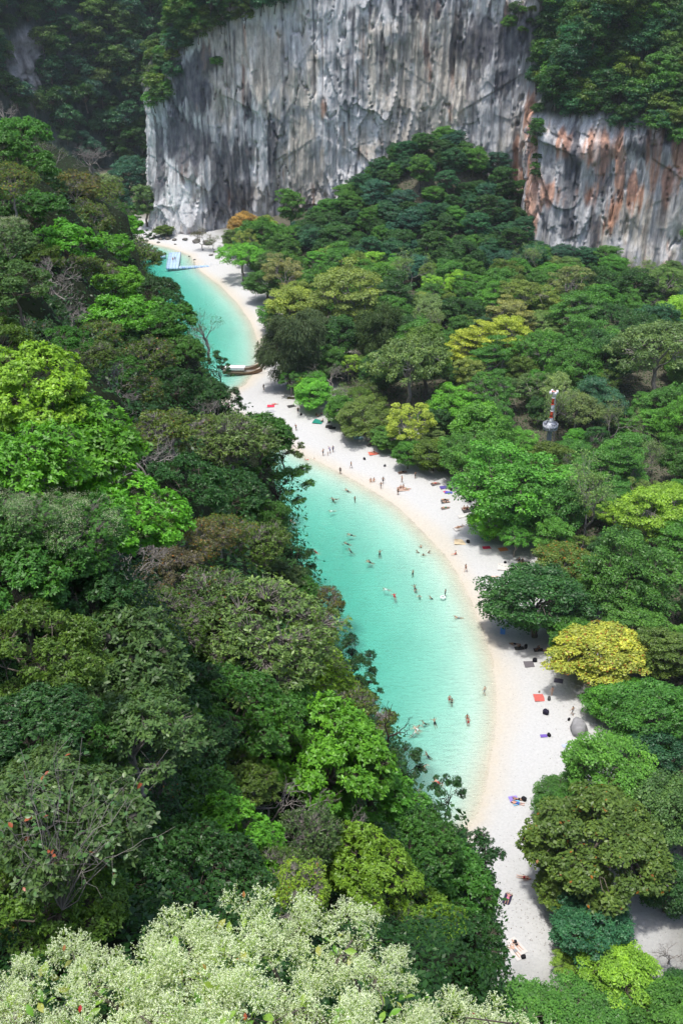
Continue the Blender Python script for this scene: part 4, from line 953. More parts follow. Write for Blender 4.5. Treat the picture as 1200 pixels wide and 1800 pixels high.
for (cn, fm, rel, nm), L_ in cls.items():
    L_.sort()
    for n, (_, i) in enumerate(L_):
        Cc, r, key, col, _, base = FILL[i]
        plant('leafless_bush' if key == 'bare_c' else 'hillside_bush', key, base - np.array([0, 0, 0.1]), r, col, f'{cn} {fm} bush {rel} {nm}' if len(L_) == 1 else f'{cn} {fm} bush, {ORD[min(n, 14)]} one {rel} {nm}', 'bush', 'trees and bushes of the near hillside', lift=1.2)

# ---------------------------------------------------------------- shrubs rooted in the cliffs
def in_poly(px, py, P): return bool(inside(np.array([px]), np.array([py]), np.array(P, float))[0])
def cliff_spots(V, poly, n, mind, seed, holes=()):
    R = np.random.default_rng(seed); qx, qy, qt = proj(V); qt = qt.ravel(); P = np.array(poly, float); out_ = []
    fx, fy = qx.ravel(), qy.ravel(); VV = V.reshape(-1, 3)
    for _ in range(n * 30):
        px = R.uniform(P[:, 0].min(), P[:, 0].max()); py = R.uniform(P[:, 1].min(), P[:, 1].max())
        if not in_poly(px, py, poly) or any(in_poly(px, py, h) for h in holes): continue
        if any((px - a) ** 2 + (py - b) ** 2 < mind ** 2 for a, b, _ in out_): continue
        near = np.where((fx - px) ** 2 + (fy - py) ** 2 < 70)[0]
        if len(near) == 0: continue
        i = int(near[np.argmin(qt[near])])
        out_.append((px, py, VV[i]))
        if len(out_) >= n: break
    return out_
def cliff_bushes(spots, rlo, rhi, cols, place, group, seed, name='cliff_shrub', word='shrub', way='along', lift=1.4, keys=('shrub_a', 'shrub_b', 'shrub_c')):
    R = np.random.default_rng(seed); items = []
    P0, P1 = np.array([s[0] for s in spots]), np.array([s[1] for s in spots])
    for (px, py, v) in spots:
        items.append((px, py, v, keys[R.integers(0, len(keys))], cols[R.integers(0, len(cols))], R.uniform(rlo, rhi)))
    f2 = dict(shrub_a='dense', shrub_b='loose', shrub_c='upright'); ys = np.quantile(P1, [0.2, 0.4, 0.6, 0.8]); rows = ['topmost', 'upper', 'middle', 'lower', 'lowest']
    cl = {}
    for k, it in enumerate(items): cl.setdefault((it[4], it[3], int(np.searchsorted(ys, it[1]))), []).append(k)
    for (col, key, row), ks in cl.items():
        ks.sort(key=lambda k: items[k][0])
        for n, k in enumerate(ks):
            px, py, v, key, col, r = items[k]
            lab = f'{CNAME[col]} {f2[key]} {word} {place}, {rows[row]} tier' + ('' if len(ks) == 1 else f', {ORD[min(n, 14)]} {way}')
            plant(name, key, (v[0], v[1] - 0.3, v[2] - r * 0.35), r, col, lab, word, group, lift=lift)
sp_ = cliff_spots(CV, [(948, -60), (1260, -60), (1260, 262), (1200, 250), (1150, 238), (1130, 225), (1090, 226), (1070, 205), (1030, 208), (1000, 222), (975, 190), (955, 192), (940, 190), (958, 100)], 175, 11.5, 81) + cliff_spots(CV, [(925, 150), (950, 95), (1005, -20), (1050, -20), (1010, 90), (965, 175)], 26, 9, 811)
cliff_bushes(sp_, 4.0, 6.6, ['blue', 'dark', 'mid', 'grey', 'dark', 'blue', 'mid', 'olive'], 'above the orange cliff', 'trees above the orange cliff', 82, 'slope_tree', 'tree', 'from the crack')
sp_ = cliff_spots(CV, [(266, 200), (262, 60), (280, -50), (520, -50), (505, 20), (470, 22), (440, 28), (410, 55), (375, 50), (350, 75), (315, 100), (300, 150), (290, 180)], 110, 8.5, 83)
cliff_bushes(sp_, 3.0, 5.2, ['mid', 'dark', 'grey', 'blue', 'olive', 'mid'], 'on the cliff shoulder', 'shrubs on the grey cliff shoulder', 84, 'shoulder_shrub', 'shrub', 'from the cliff corner')
sp_ = cliff_spots(CV, [(800, 90), (825, 40), (940, 20), (960, 100), (935, 130), (905, 80), (860, 30)], 12, 16, 85) + cliff_spots(CV, [(930, 195), (940, 195), (938, 320), (930, 320)], 9, 12, 86) + cliff_spots(CV, [(372, 100), (384, 100), (384, 130), (374, 130)], 2, 8, 87) + cliff_spots(CV, [(1195, 400), (1180, 440), (1240, 480), (1240, 380)], 6, 16, 88)
cliff_bushes(sp_, 1.6, 3.0, ['dark', 'mid', 'dark', 'olive'], 'in a cliff crack', 'shrubs in the cliff cracks', 89, 'crevice_shrub', 'shrub', 'from the cliff corner')
sp_ = cliff_spots(FV, [(-40, -40), (330, -40), (275, 70), (262, 300), (200, 300), (140, 275), (60, 205), (-40, 195)], 125, 15.5, 90, holes=[[(18, 62), (70, 60), (74, 168), (30, 178)]])
cliff_bushes(sp_, 5.0, 9.5, ['teal', 'dark', 'teal', 'blue', 'dark', 'grey'], 'on the dark far wall', 'trees on the dark far wall', 91, 'wall_tree', 'tree', 'from the ridge')
# ---------------------------------------------------------------- undergrowth that nobody could count
def undergrowth(name, label, X, Y, Z, size, colr, seed, per=1):
    R = np.random.default_rng(seed); n = len(X)
    P = np.stack([X, Y, Z + R.uniform(0, 1, n) ** 2 * size * 2.2], 1); Ls = size * R.uniform(0.5, 1.2, n)
    V = leaf_quads(P, R.normal(size=(n, 3)) * 0.6 + (0, 0, 0.8), Ls, Ls * 0.55, R)
    me = quad_mesh(name, V, np.clip(0.45 + R.normal(size=n) * 0.2, 0, 1), [M_leaf]); o = obj(name, me); o.color = (*colr, 1)
    return tag(o, label, kind='stuff')
R = np.random.default_rng(77)
HF = grid_faces(len(gy), len(gx)); cen = GV[HF].mean(1); k = inside(cen[:, 0], cen[:, 1], HILL_POLY) & (cen[:, 2] > 1.0) & (cen[:, 1] > 3) & (cen[:, 1] < 300)
HF, cen = HF[k], cen[k]; qx, qy, qt = proj(cen); k = (qx > -120) & (qx < 900) & (qy < 1950) & (qt > 2); HF, cen, qt = HF[k], cen[k], qt[k]
e1 = GV[HF[:, 1]] - GV[HF[:, 0]]; e2 = GV[HF[:, 3]] - GV[HF[:, 0]]; nn = np.cross(e1, e2); ar = np.linalg.norm(nn, axis=1); nn /= ar[:, None]
for lo, hi, cnt, size, lb_ in ((0, 45, 110000, 0.14, 'dark leafy undergrowth covering the near hillside'), (45, 600, 110000, 0.34, 'dark leafy undergrowth on the farther hillside')):
    k = np.where((qt >= lo) & (qt < hi))[0]; w = ar[k] / qt[k] ** 1.2; i = R.choice(k, cnt, p=w / w.sum()); u, v = R.random((2, cnt, 1))
    P = GV[HF[i, 0]] * (1 - u) * (1 - v) + GV[HF[i, 1]] * u * (1 - v) + GV[HF[i, 2]] * u * v + GV[HF[i, 3]] * (1 - u) * v
    P = P + nn[i] * (R.random((cnt, 1)) ** 1.5) * size * 5 * (0.3 + 1.4 * vn(P[:, 0] / size / 9, (P[:, 1] + P[:, 2]) / size / 9, 6)[:, None]); Ls = size * R.uniform(0.5, 1.25, cnt)
    me = quad_mesh('undergrowth', leaf_quads(P, nn[i] * 0.5 + R.normal(size=(cnt, 3)) * 0.5 + (0, 0, 0.6), Ls, Ls * 0.5, R), np.clip(0.45 + R.normal(size=cnt) * 0.2, 0, 1), [M_leaf]); o = obj('undergrowth', me); o.color = (*COL['dark'], 1); tag(o, lb_, kind='stuff')
n = 250000; X = R.uniform(-60, 160, n); Y = R.uniform(75, 440, n); px, py, _ = proj(np.stack([X, Y, np.full(n, 2.0)], 1)); Z = gz(X, Y)
k = (~inside(X, Y, HILL_POLY)) & (~inside(X, Y, WATER_POLY)) & (seg_dist(X, Y, WL) + 14 * (fbm(X / 9, Y / 9, 31) - 0.5) > 26) & (px > edgeX(py) + 20) & (px < 1300) & ((px < 1080) | (py < 1500))
undergrowth('undergrowth', 'low green plants on the floor of the valley wood', X[k], Y[k], Z[k], 0.6, COL['dark'], 3)
# ---------------------------------------------------------------- foreground shrub covered in white flower sprays
M_flower = leaf_material('white_flower', fixed=(0.70, 0.77, 0.56), trans=0.35, gloss=0.1, yellow=0.0)
M_stalk = leaf_material('flower_stalk', fixed=(0.30, 0.44, 0.09), trans=0.25, gloss=0.1, yellow=0.0)
M_shrub_leaf = plain('shrub_leaf', None, 0.4, 0.15, 30.0, 0.4, objcol=True)
def panicle(seed):
    R = np.random.default_rng(seed); SV, SQ, FV_ = [], [], []
    def stick(a, b, w):
        s_ = nrm(np.cross(b - a, R.normal(size=3))) * w; SV.append(np.array([a - s_, a + s_, b + s_ * 0.7, b - s_ * 0.7]))
    def flower(p, d):
        for k in range(5):
            ax = nrm(d * 0.35 + R.normal(size=3) * 0.9); Ln = R.uniform(0.010, 0.018); wd = nrm(np.cross(ax, R.normal(size=3))) * 0.0034
            FV_.append(np.array([p, p + ax * Ln * 0.5 + wd, p + ax * Ln, p + ax * Ln * 0.5 - wd]))
    H_ = 0.24; top = np.array([R.normal() * 0.02, R.normal() * 0.02, H_]); stick(np.zeros(3) - (0, 0, 0.08), top, 0.003)
    for k in range(17):
        f = 0.12 + 0.88 * k / 17; o = top * f; a = k * 2.4 + R.normal() * 0.3; L1 = (0.15 * (1.15 - f) + 0.025) * R.uniform(0.8, 1.2)
        d = nrm(np.array([math.cos(a), math.sin(a), R.uniform(0.45, 0.9)])); e = o + d * L1; stick(o, e, 0.0018)
        for m in range(8):
            g = R.uniform(0.35, 1.0); q = o + d * L1 * g; d2 = nrm(d + R.normal(size=3) * 0.75 + (0, 0, 0.2)); e2 = q + d2 * R.uniform(0.018, 0.045); stick(q, e2, 0.0011)
            for _ in range(1): flower(e2 + R.normal(size=3) * 0.006, d2)
    V = np.vstack([np.vstack(SV), np.vstack(FV_)]); ns = len(SV); n = ns + len(FV_)
    return quad_mesh('flower_spray', V, np.clip(0.5 + R.normal(size=n) * 0.18, 0, 1), [M_stalk, M_flower], np.concatenate([np.zeros(ns), np.ones(n - ns)]))
PAN = [panicle(200 + k) for k in range(6)]
def big_leaf_mesh(seed):
    R = np.random.default_rng(seed); n = 7; s = np.linspace(0, 1, n); w = np.sin(np.clip(s * 1.05, 0, 1) * math.pi) ** 0.8 * 0.2 * (0.75 + 0.5 * s); w[0] = 0.02; w[-1] = 0.01
    bend = -0.25 * s ** 2 * R.uniform(0.3, 1.2); V = []
    for i in range(n): V += [(-w[i], s[i], bend[i] + w[i] * 0.35), (0, s[i], bend[i]), (w[i], s[i], bend[i] + w[i] * 0.35)]
    q = []
    for i in range(n - 1): a = i * 3; q += [(a, a + 1, a + 4, a + 3), (a + 1, a + 2, a + 5, a + 4)]
    me = raw_mesh('leaf', np.array(V), np.array(q), True); me.materials.append(M_shrub_leaf); return me
LEAF = [big_leaf_mesh(300 + k) for k in range(4)]
OUT = np.array([(-120, 1790), (0, 1745), (60, 1690), (120, 1650), (200, 1668), (285, 1650), (340, 1615), (400, 1590), (440, 1568), (490, 1600), (560, 1612), (620, 1585), (660, 1600), (690, 1660), (735, 1700), (760, 1750), (830, 1775), (870, 1800), (940, 1790), (1000, 1860)], float)
R = np.random.default_rng(404)
def shrub_pt(x0, x1, margin=12):
    while True:
        px = R.uniform(x0, x1); o = np.interp(px, OUT[:, 0], OUT[:, 1])
        py = o + margin + R.random() * (1900 - o)
        if py < 1900: break
    t = 11.6 - 2.9 * min(1, (py - o) / 260) + R.normal() * 0.22 + 0.0009 * abs(px - 450) + 0.5 * (vn(px / 90, py / 90, 5) - 0.5)
    return px, py, t, at_t(px, py, t)
for (x0, x1, bx, lab, hubpx) in ((-110, 400, -1.2, 'shrub smothered in feathery white flower sprays beside the orange-leaved shrub', ((90, 1800, 10.5), (250, 1790, 10.2), (330, 1720, 10.8), (30, 1790, 10.8), (160, 1740, 10.8))),
                                 (360, 960, 0.6, 'taller shrub smothered in white flower sprays below the vivid green dome', ((420, 1770, 10.2), (560, 1780, 9.8), (660, 1720, 10.2), (870, 1830, 10.0), (740, 1810, 9.8), (470, 1680, 10.8), (600, 1680, 10.6)))):
    fs = empty('flowering_shrub', (bx, 6.6, float(gz(bx, 6.6)))); tag(fs, lab, 'shrub', 'white flowering shrubs in front'); fbase = np.array(fs.location)
    br = MB(); RB = np.random.default_rng(9); hubs = np.array([at_t(*h) for h in hubpx])
    for h in hubs: limb(br, fbase + np.array([0, 0, -0.2]), h, 0.05, 0.02, RB, 6, 7, 0.05, -0.08)
    for k in range(215):
        px, py, t, p = shrub_pt(x0, x1); o = obj('flower_spray', PAN[k % 6], None, fs); o.location = p - fbase
        o.rotation_euler = (R.normal() * 0.35, R.normal() * 0.35, R.uniform(0, 6.28)); s = R.uniform(0.8, 1.45); o.scale = (s, s, s)
        if k % 3 == 0: limb(br, hubs[np.argmin(((hubs - p) ** 2).sum(1))], p, 0.013, 0.004, RB, 4, 5, 0.06)
    bo = br.build('branches', M_bark, fs, True); bo.location = -fbase
    for k in range(170):
        px, py, t, p = shrub_pt(x0, x1, 30); p = at_t(px, py, t - 0.12); o = obj('leaf', LEAF[k % 4], None, fs); o.location = p - fbase; s = R.uniform(0.08, 0.15); o.scale = (s * 1.25, s, s)
        o.rotation_euler = (R.uniform(0.1, 1.2), R.normal() * 0.4, R.uniform(0, 6.28)); o.color = (*[(0.16, 0.28, 0.03), (0.20, 0.30, 0.04), (0.10, 0.24, 0.02), (0.24, 0.26, 0.05)][k % 4], 1)
    for (px, py, t, c) in ((140, 1780, 9.6, (0.30, 0.02, 0.015)), (437, 1585, 11.2, (0.26, 0.11, 0.02)), (428, 1578, 11.2, (0.24, 0.10, 0.02)), (112, 1672, 11.0, (0.24, 0.11, 0.03)), (422, 1686, 10.4, (0.28, 0.09, 0.03)), (835, 1782, 9.6, (0.28, 0.04, 0.02)), (430, 1795, 9.2, (0.26, 0.06, 0.02)), (362, 1705, 10.2, (0.24, 0.17, 0.03)), (355, 1715, 10.2, (0.24, 0.19, 0.03))):
        if (px < 400) != (x0 < 0): continue
        o = obj('leaf', LEAF[0], None, fs); o.location = at_t(px, py, t - 0.4) - fbase; o.scale = (0.085, 0.065, 0.065); o.rotation_euler = (1.0, 0.2, R.uniform(0, 6.28)); o.color = (*c, 1); o['label'] = 'withered reddish leaf'

# large-leaved branch with orange leaves, near enough to tell its leaves apart
ls = empty('large_leaved_shrub', tuple(at_t(110, 1600, 14.2))); lb = np.array(ls.location)
tag(ls, 'sparse shrub of big dull green leaves with some orange ones and bare grey twigs', 'shrub')
br = MB(); RB = np.random.default_rng(12); tips = []
for k in range(34):
    px, py = RB.uniform(-30, 310), RB.uniform(1290, 1510); p = at_t(px, py, 13.4 + RB.normal() * 0.4); pts = limb(br, lb, p, 0.007, 0.0025, RB, 4, 9, 0.018, 0.1); tips.append((pts[3], p))
    for _ in range(4):
        q = pts[RB.integers(4, 8)]; e = q + RB.normal(size=3) * 0.24 + (0, 0, 0.10); limb(br, q, e, 0.003, 0.0015, RB, 3, 4, 0.04); tips.append((q, e))
bo = br.build('branches', M_pale_bark, ls, True); bo.location = -lb
for k in range(290):
    a, e = tips[RB.integers(0, len(tips))]; p = a + (e - a) * RB.uniform(0.35, 1.02)
    o = obj('leaf', LEAF[k % 4], None, ls); o.location = p - lb; s = RB.uniform(0.06, 0.10); o.scale = (s * 1.6, s, s); o.rotation_euler = (RB.normal() * 0.6, RB.normal() * 0.5, RB.uniform(0, 6.28))
    c = [(0.045, 0.12, 0.025), (0.06, 0.13, 0.03), (0.04, 0.10, 0.02), (0.09, 0.15, 0.035)][k % 4]
    if RB.random() < 0.06: c = (0.24, 0.06, 0.02); o['label'] = 'orange leaf'
    o.color = (*c, 1)

# ---------------------------------------------------------------- beacon tower in the wood
M_white = plain('white_paint', (0.72, 0.72, 0.72), 0.45, 0.05); M_red = plain('red_paint', (0.62, 0.085, 0.03), 0.45, 0.06); M_steel = plain('grey_steel', (0.23, 0.25, 0.29), 0.5, 0.1); M_conc = plain('blue_grey_concrete', (0.21, 0.23, 0.28), 0.7, 0.1); M_panel = plain('pale_panel', (0.42, 0.44, 0.47), 0.4, 0.06)
tb = at_Y(961, 800, 221.0); g = float(gz(tb[0], tb[1])); bt = empty('beacon_tower', (tb[0], tb[1], g)); tag(bt, 'red and white striped beacon mast on a round grey platform among the trees', 'tower')
H0 = 10.6 - g
m = MB(); m.lathe([(0.62, -0.5), (0.55, H0 - 0.4), (0.75, H0)], 16); m.build('column', M_conc, bt, True)
m = MB(); m.lathe([(0.0, H0), (1.35, H0), (1.75, H0 + 0.35), (1.75, H0 + 0.5), (0.0, H0 + 0.5)], 20); m.build('platform', M_steel, bt)
for k in range(12):
    a = k * math.pi / 6; m = MB(); m.box((math.cos(a) * 1.72, math.sin(a) * 1.72, H0 + 1.0), (0.06, 0.82, 0.9), a); m.build('side_panel', M_panel if k not in (9, 10, 11) else M_steel, bt)
m = MB(); m.lathe([(1.72, H0 + 1.55), (1.78, H0 + 1.6), (1.72, H0 + 1.65), (1.66, H0 + 1.6), (1.72, H0 + 1.55)], 24); m.build('guard_rail', M_panel, bt)
m = MB(); m.lathe([(0.9, H0 + 0.5), (0.9, H0 + 1.3), (0.45, H0 + 1.75), (0.0, H0 + 1.8)], 14); m.build('equipment_hut', M_panel, bt)
for k in range(3):
    m = MB(); m.box((0.55 - 0.1 * k, -1.0 + 0.5 * k, H0 + 1.72), (0.9, 0.42, 0.05), 0.3); m.build('solar_panel', M_conc, bt)
zt = 20.3 - g; zs_ = np.linspace(H0 + 1.5, zt, 6)
for k in range(5):
    m = MB(); m.tube([(0, 0, zs_[k]), (0, 0, zs_[k + 1])], [0.36 - 0.02 * k, 0.34 - 0.02 * k], 10); m.build('mast_section', M_white if k % 2 == 0 else M_red, bt, True)
    m = MB(); m.lathe([(0.3, zs_[k + 1] - 0.05), (0.46, zs_[k + 1]), (0.3, zs_[k + 1] + 0.05)], 10); m.build('flange', M_white if k % 2 else M_red, bt)
m = MB()
for a in (0.3, 0.3 + math.pi / 2): m.tube([(-math.cos(a) * 0.85, -math.sin(a) * 0.85, zt - 0.1), (math.cos(a) * 0.85, math.sin(a) * 0.85, zt - 0.1)], 0.09, 6)
m.build('cross_arm', M_red, bt)
for k in range(4):
    a = 0.3 + k * math.pi / 2; m = MB(); c_ = (math.cos(a) * 0.85, math.sin(a) * 0.85, zt - 0.35); m.lathe([(0, -0.35), (0.28, -0.3), (0.34, 0), (0.28, 0.4), (0, 0.55)], 10, c_); m.build('lamp_drum', M_white, bt, True)
m = MB(); m.tube([(0.4, 0.1, H0 + 0.5), (0.4, 0.1, zt - 1.0)], 0.05, 4); m.tube([(0.5, -0.1, H0 + 0.5), (0.5, -0.1, zt - 1.0)], 0.05, 4); m.build('ladder', M_panel, bt)

# ---------------------------------------------------------------- pontoon of floating blocks
M_block = plain('blue_white_plastic', (0.40, 0.54, 0.68), 0.5, 0.06); M_blue = plain('blue_plastic', (0.26, 0.38, 0.60), 0.5, 0.1); M_rope = plain('pale_rope', (0.6, 0.62, 0.66), 0.8, 0.05)
po = empty('pontoon', tuple(at_z(300, 462, 0))); tag(po, 'zigzag floating pontoon of pale blue blocks at the upper beach', 'pontoon'); pb = np.array(po.location)
def float_block(sz):
    m = MB(); m.box((0, 0, -0.05), (sz * 0.985, sz * 0.985, 0.5)); m.box((0, 0, 0.235), (sz * 0.88, sz * 0.88, 0.07), 0, 0.94)
    for sx in (-1, 1):
        for sy in (-1, 1): m.box((sx * sz * 0.47, sy * sz * 0.47, 0.16), (0.18, 0.18, 0.12), 0.78)
    return m.mesh('float_block')
FB = float_block(1.2); FB.materials.append(M_block); FE = float_block(1.2); FE.materials.append(M_blue)
def deck(a, b, wide):
    a = np.array(a[:2]); b = np.array(b[:2]); d = b - a; Ld = np.linalg.norm(d); d /= Ld; nn = np.array([-d[1], d[0]]); ang = math.atan2(d[1], d[0])
    for i in range(int(Ld / 1.2)):
        for j in range(wide):
            p = a + d * (i + 0.5) * 1.2 + nn * (j - (wide - 1) / 2) * 1.2
            o = obj('float_block', FE if (j == 0 and i % 2) else FB, None, po); o.location = (p[0] - pb[0], p[1] - pb[1], 0.12 + 0.03 * math.sin(i * 1.7 + j)); o.rotation_euler = (0, 0, ang)
    m = MB()
    for s in (-1, 1):
        pts = [a + d * t + nn * s * wide * 0.6 for t in np.arange(0.6, Ld, 2.4)]
        for p in pts: m.tube([(p[0] - pb[0], p[1] - pb[1], 0.3), (p[0] - pb[0], p[1] - pb[1], 1.35)], 0.055, 5)
        for p, q in zip(pts[:-1], pts[1:]): m.tube([(p[0] - pb[0], p[1] - pb[1], 1.25), ((p[0] + q[0]) / 2 - pb[0], (p[1] + q[1]) / 2 - pb[1], 1.1), (q[0] - pb[0], q[1] - pb[1], 1.25)], 0.025, 3, False)
    m.build('handrail', M_rope, po)
deck(at_z(225, 449, 0.2), at_z(293, 450, 0.2), 2); deck(at_z(308, 444.5, 0.2), at_z(303, 473, 0.2), 4); deck(at_z(315, 470, 0.2), at_z(398, 467, 0.2), 2)

# ---------------------------------------------------------------- longtail boats
M_hull = plain('weathered_hull', (0.16, 0.095, 0.055), 0.6, 0.2); M_rail_w = plain('light_wood', (0.40, 0.29, 0.19), 0.6, 0.15); M_roof = plain('white_canopy', (0.74, 0.74, 0.76), 0.6, 0.04); M_dark = plain('dark_gap', (0.02, 0.02, 0.025), 0.6, 0.1); M_inner = plain('boat_inside', (0.36, 0.33, 0.30), 0.7, 0.1)
def longtail(loc, rz, label, Ld=11.5, canopy=True):
    b = empty('longtail_boat', loc, rz); tag(b, label, 'boat', 'longtail boats on the sand spit')
    n = 22; s = np.linspace(0, 1, n); xx = (s - 0.45) * Ld
    half = 1.0 * np.clip(np.sin(np.clip(s * 1.02 + 0.22, 0, 1.22) / 1.22 * math.pi) ** 0.7, 0.06, 1); half[-4:] *= [0.8, 0.6, 0.45, 0.35]
    sheer = 0.72 + 1.9 * np.clip(s - 0.6, 0, 1) ** 2 * 4.2 + 0.35 * np.clip(0.2 - s, 0, 1) * 3; keel = -0.35 + 1.9 * np.clip(s - 0.68, 0, 1) ** 2 * 5.5
    xx = xx + np.clip(s - 0.85, 0, 1) * 1.5
    prof = np.array([(-1.0, 1.0), (-0.9, 0.6), (-0.6, 0.15), (0, 0), (0.6, 0.15), (0.9, 0.6), (1.0, 1.0)])
    V = np.stack([np.repeat(xx, 7), (half[:, None] * prof[:, 0]).ravel(), (keel[:, None] + (sheer - keel)[:, None] * prof[:, 1]).ravel()], 1); q = grid_faces(n, 7)
    Vi = V.copy(); Vi[:, 1] *= 0.93; Vi[:, 2] += 0.06
    m = MB(); m.add(V, q); m.build('hull', M_hull, b, True)
    m = MB(); m.add(Vi, q[:, ::-1]); m.build('inner_planking', M_inner, b, True)
    for s_ in (-1, 1):
        m = MB(); m.tube(np.stack([xx, s_ * half * 1.01, sheer], 1), 0.07, 5); m.build('gunwale', M_rail_w, b, True)
    m = MB(); m.tube([(xx[-1], 0, sheer[-1] - 0.3), (xx[-1] + 0.5, 0, sheer[-1] + 0.5), (xx[-1] + 0.75, 0, sheer[-1] + 1.1)], [0.2, 0.16, 0.1], 6); m.build('prow_post', M_hull, b, True)
    if not canopy: return
    rx0, rx1 = -0.38 * Ld, 0.12 * Ld; rp = []
    for i in range(7):
        for j in range(7): yy = (j / 6 - 0.5) * 2.3; rp.append((rx0 + (rx1 - rx0) * i / 6, yy, 2.25 - 0.14 * (yy / 1.15) ** 2))
    rp = np.array(rp); m = MB(); m.add(np.vstack([rp, rp - (0, 0, 0.06)]), np.vstack([grid_faces(7, 7), grid_faces(7, 7)[:, ::-1] + 49])); m.build('canopy_roof', M_roof, b, True)
    for i in range(5):
        for s_ in (-1, 1): xq = rx0 + 0.15 + (rx1 - rx0 - 0.3) * i / 4; m = MB(); m.tube([(xq, s_ * 0.92, 0.6), (xq, s_ * 1.05, 2.18)], 0.045, 5); m.build('canopy_post', M_rail_w, b)
    for s_ in (-1, 1):
        m = MB(); m.box(((rx0 + rx1) / 2, s_ * 1.09, 1.72), (rx1 - rx0 - 0.1, 0.03, 0.75)); m.build('side_curtain', M_roof, b)
    for i in range(4): m = MB(); m.box((rx0 + 0.8 + i * 1.3, 0, 0.62), (0.35, 1.6, 0.08)); m.build('bench', M_rail_w, b)
    m = MB(); m.box((-0.47 * Ld, 0, 1.25), (0.7, 0.4, 0.45)); m.tube([(-0.5 * Ld, 0, 1.1), (-0.62 * Ld, 0, 0.1)], 0.05, 5); m.build('engine', M_dark, b)
bp_ = at_z(423, 657, 0); longtail((bp_[0], bp_[1], 0.12), -0.04, 'white-roofed longtail boat nosing the sand spit, nearer of the pair')
bp_ = at_z(420, 650, 0); longtail((bp_[0], bp_[1], 0.12), 0.03, 'open longtail boat moored behind the white-roofed one', 11.4, False)

# ---------------------------------------------------------------- rocks
M_stone = plain('grey_stone', (0.25, 0.25, 0.255), 0.9, 0.2, 1.5, 0.1); M_dkstone = plain('dark_stone', (0.12, 0.112, 0.10), 0.9, 0.25, 1.5, 0.1)
def rock(px, py, rpx, mat, label, seed, squash=0.65, z=None, name='boulder', group=None):
    R = np.random.default_rng(seed); p = on_ground(px, py); t = proj(p)[2]; r = rpx * t / F; n, k = 14, 20
    th = np.linspace(0.02, math.pi - 0.02, n)[:, None]; ph = np.linspace(0, 2 * math.pi, k, endpoint=False)[None]
    D = np.stack([np.sin(th) * np.cos(ph), np.sin(th) * np.sin(ph), np.cos(th) + 0 * ph], -1)
    rad = 1 + 0.0 * D[..., 0]
    for _ in range(13):
        a = nrm(R.normal(size=3)); cutd = R.uniform(0.52, 0.9); dd = D @ a; rad = np.where(dd * rad > cutd, cutd / np.maximum(dd, 1e-3), rad)
    rad *= 1 + 0.3 * (fbm(D[..., 0] * 3 + seed, D[..., 1] * 3 + D[..., 2] * 2, seed) - 0.5)
    V = (D * rad[..., None] * r * np.array([1.15, 0.95, squash])).reshape(-1, 3); i = np.arange(n - 1)[:, None]; j = np.arange(k)[None]
    q = np.stack([i * k + j, (i + 1) * k + j, (i + 1) * k + (j + 1) % k, i * k + (j + 1) % k], -1).reshape(-1, 4)
    o = obj(name, raw_mesh(name, V, q, False), mat); o.location = (p[0], p[1], p[2] + r * squash * 0.35); o.rotation_euler = (0, 0, R.uniform(0, 6))
    tag(o, label, 'rock', group)
rock(1018, 1283, 21, M_stone, 'big grey boulder on the sand at the wood edge', 1, 0.8)
for k, (px, py, rp_, lb_) in enumerate([(262, 415, 5, 'dark rock at the water side of the cliff-corner heap'), (272, 418, 6, 'dark rock, second in the cliff-corner heap'), (282, 421, 5, 'low dark rock at the front of the cliff-corner heap'), (295, 421, 5.5, 'dark rock under the cliff-corner shrub'), (307, 422, 5, 'dark rock against the cliff foot'), (258, 424, 3.5, 'small dark rock awash near the cliff corner'),
                                        (278, 427, 3.2, 'small dark rock in front of the cliff-corner heap'), (308, 430, 2.6, 'little rock on the sand below the cliff'), (372, 449, 4.2, 'dark rock on the sand near the pontoon end'), (377, 443, 3, 'smaller dark rock behind the rock near the pontoon'), (325, 422, 6, 'dark rock at the cliff foot above the sand'), (345, 426, 9, 'large dark rock mass at the cliff foot'), (365, 429, 10, 'large brown rock mass at the cliff foot by the grey shrub'), (333, 451, 2.2, 'flat stone in the shallows behind the pontoon'), (342, 457, 2.4, 'flat stone in the shallows touching the pontoon')]):
    rock(px, py, rp_, M_dkstone, lb_, 20 + k, 0.6, name='rock', group='rocks at the cliff foot')

# ---------------------------------------------------------------- things on the sand
M_cloth = plain('cloth', None, 0.9, 0.12, 5.0, 0.1, objcol=True)
M_stripe, nt, b, out = new_mat('patterned_cloth'); N, L = nt.nodes, nt.links
tc = N.new('ShaderNodeTexCoord'); vo = N.new('ShaderNodeTexVoronoi'); vo.inputs['Scale'].default_value = 3.5; L.new(tc.outputs['Object'], vo.inputs['Vector']); oi = N.new('ShaderNodeObjectInfo')
mx = N.new('ShaderNodeMix'); mx.data_type = 'RGBA'; mx.inputs['B'].default_value = (0.55, 0.53, 0.5, 1); st_ = N.new('ShaderNodeMath'); st_.operation = 'GREATER_THAN'; st_.inputs[1].default_value = 0.16; L.new(vo.outputs['Distance'], st_.inputs[0]); L.new(st_.outputs[0], mx.inputs['Factor']); L.new(oi.outputs['Color'], mx.inputs['A']); L.new(mx.outputs['Result'], b.inputs['Base Color']); b.inputs['Roughness'].default_value = 0.9
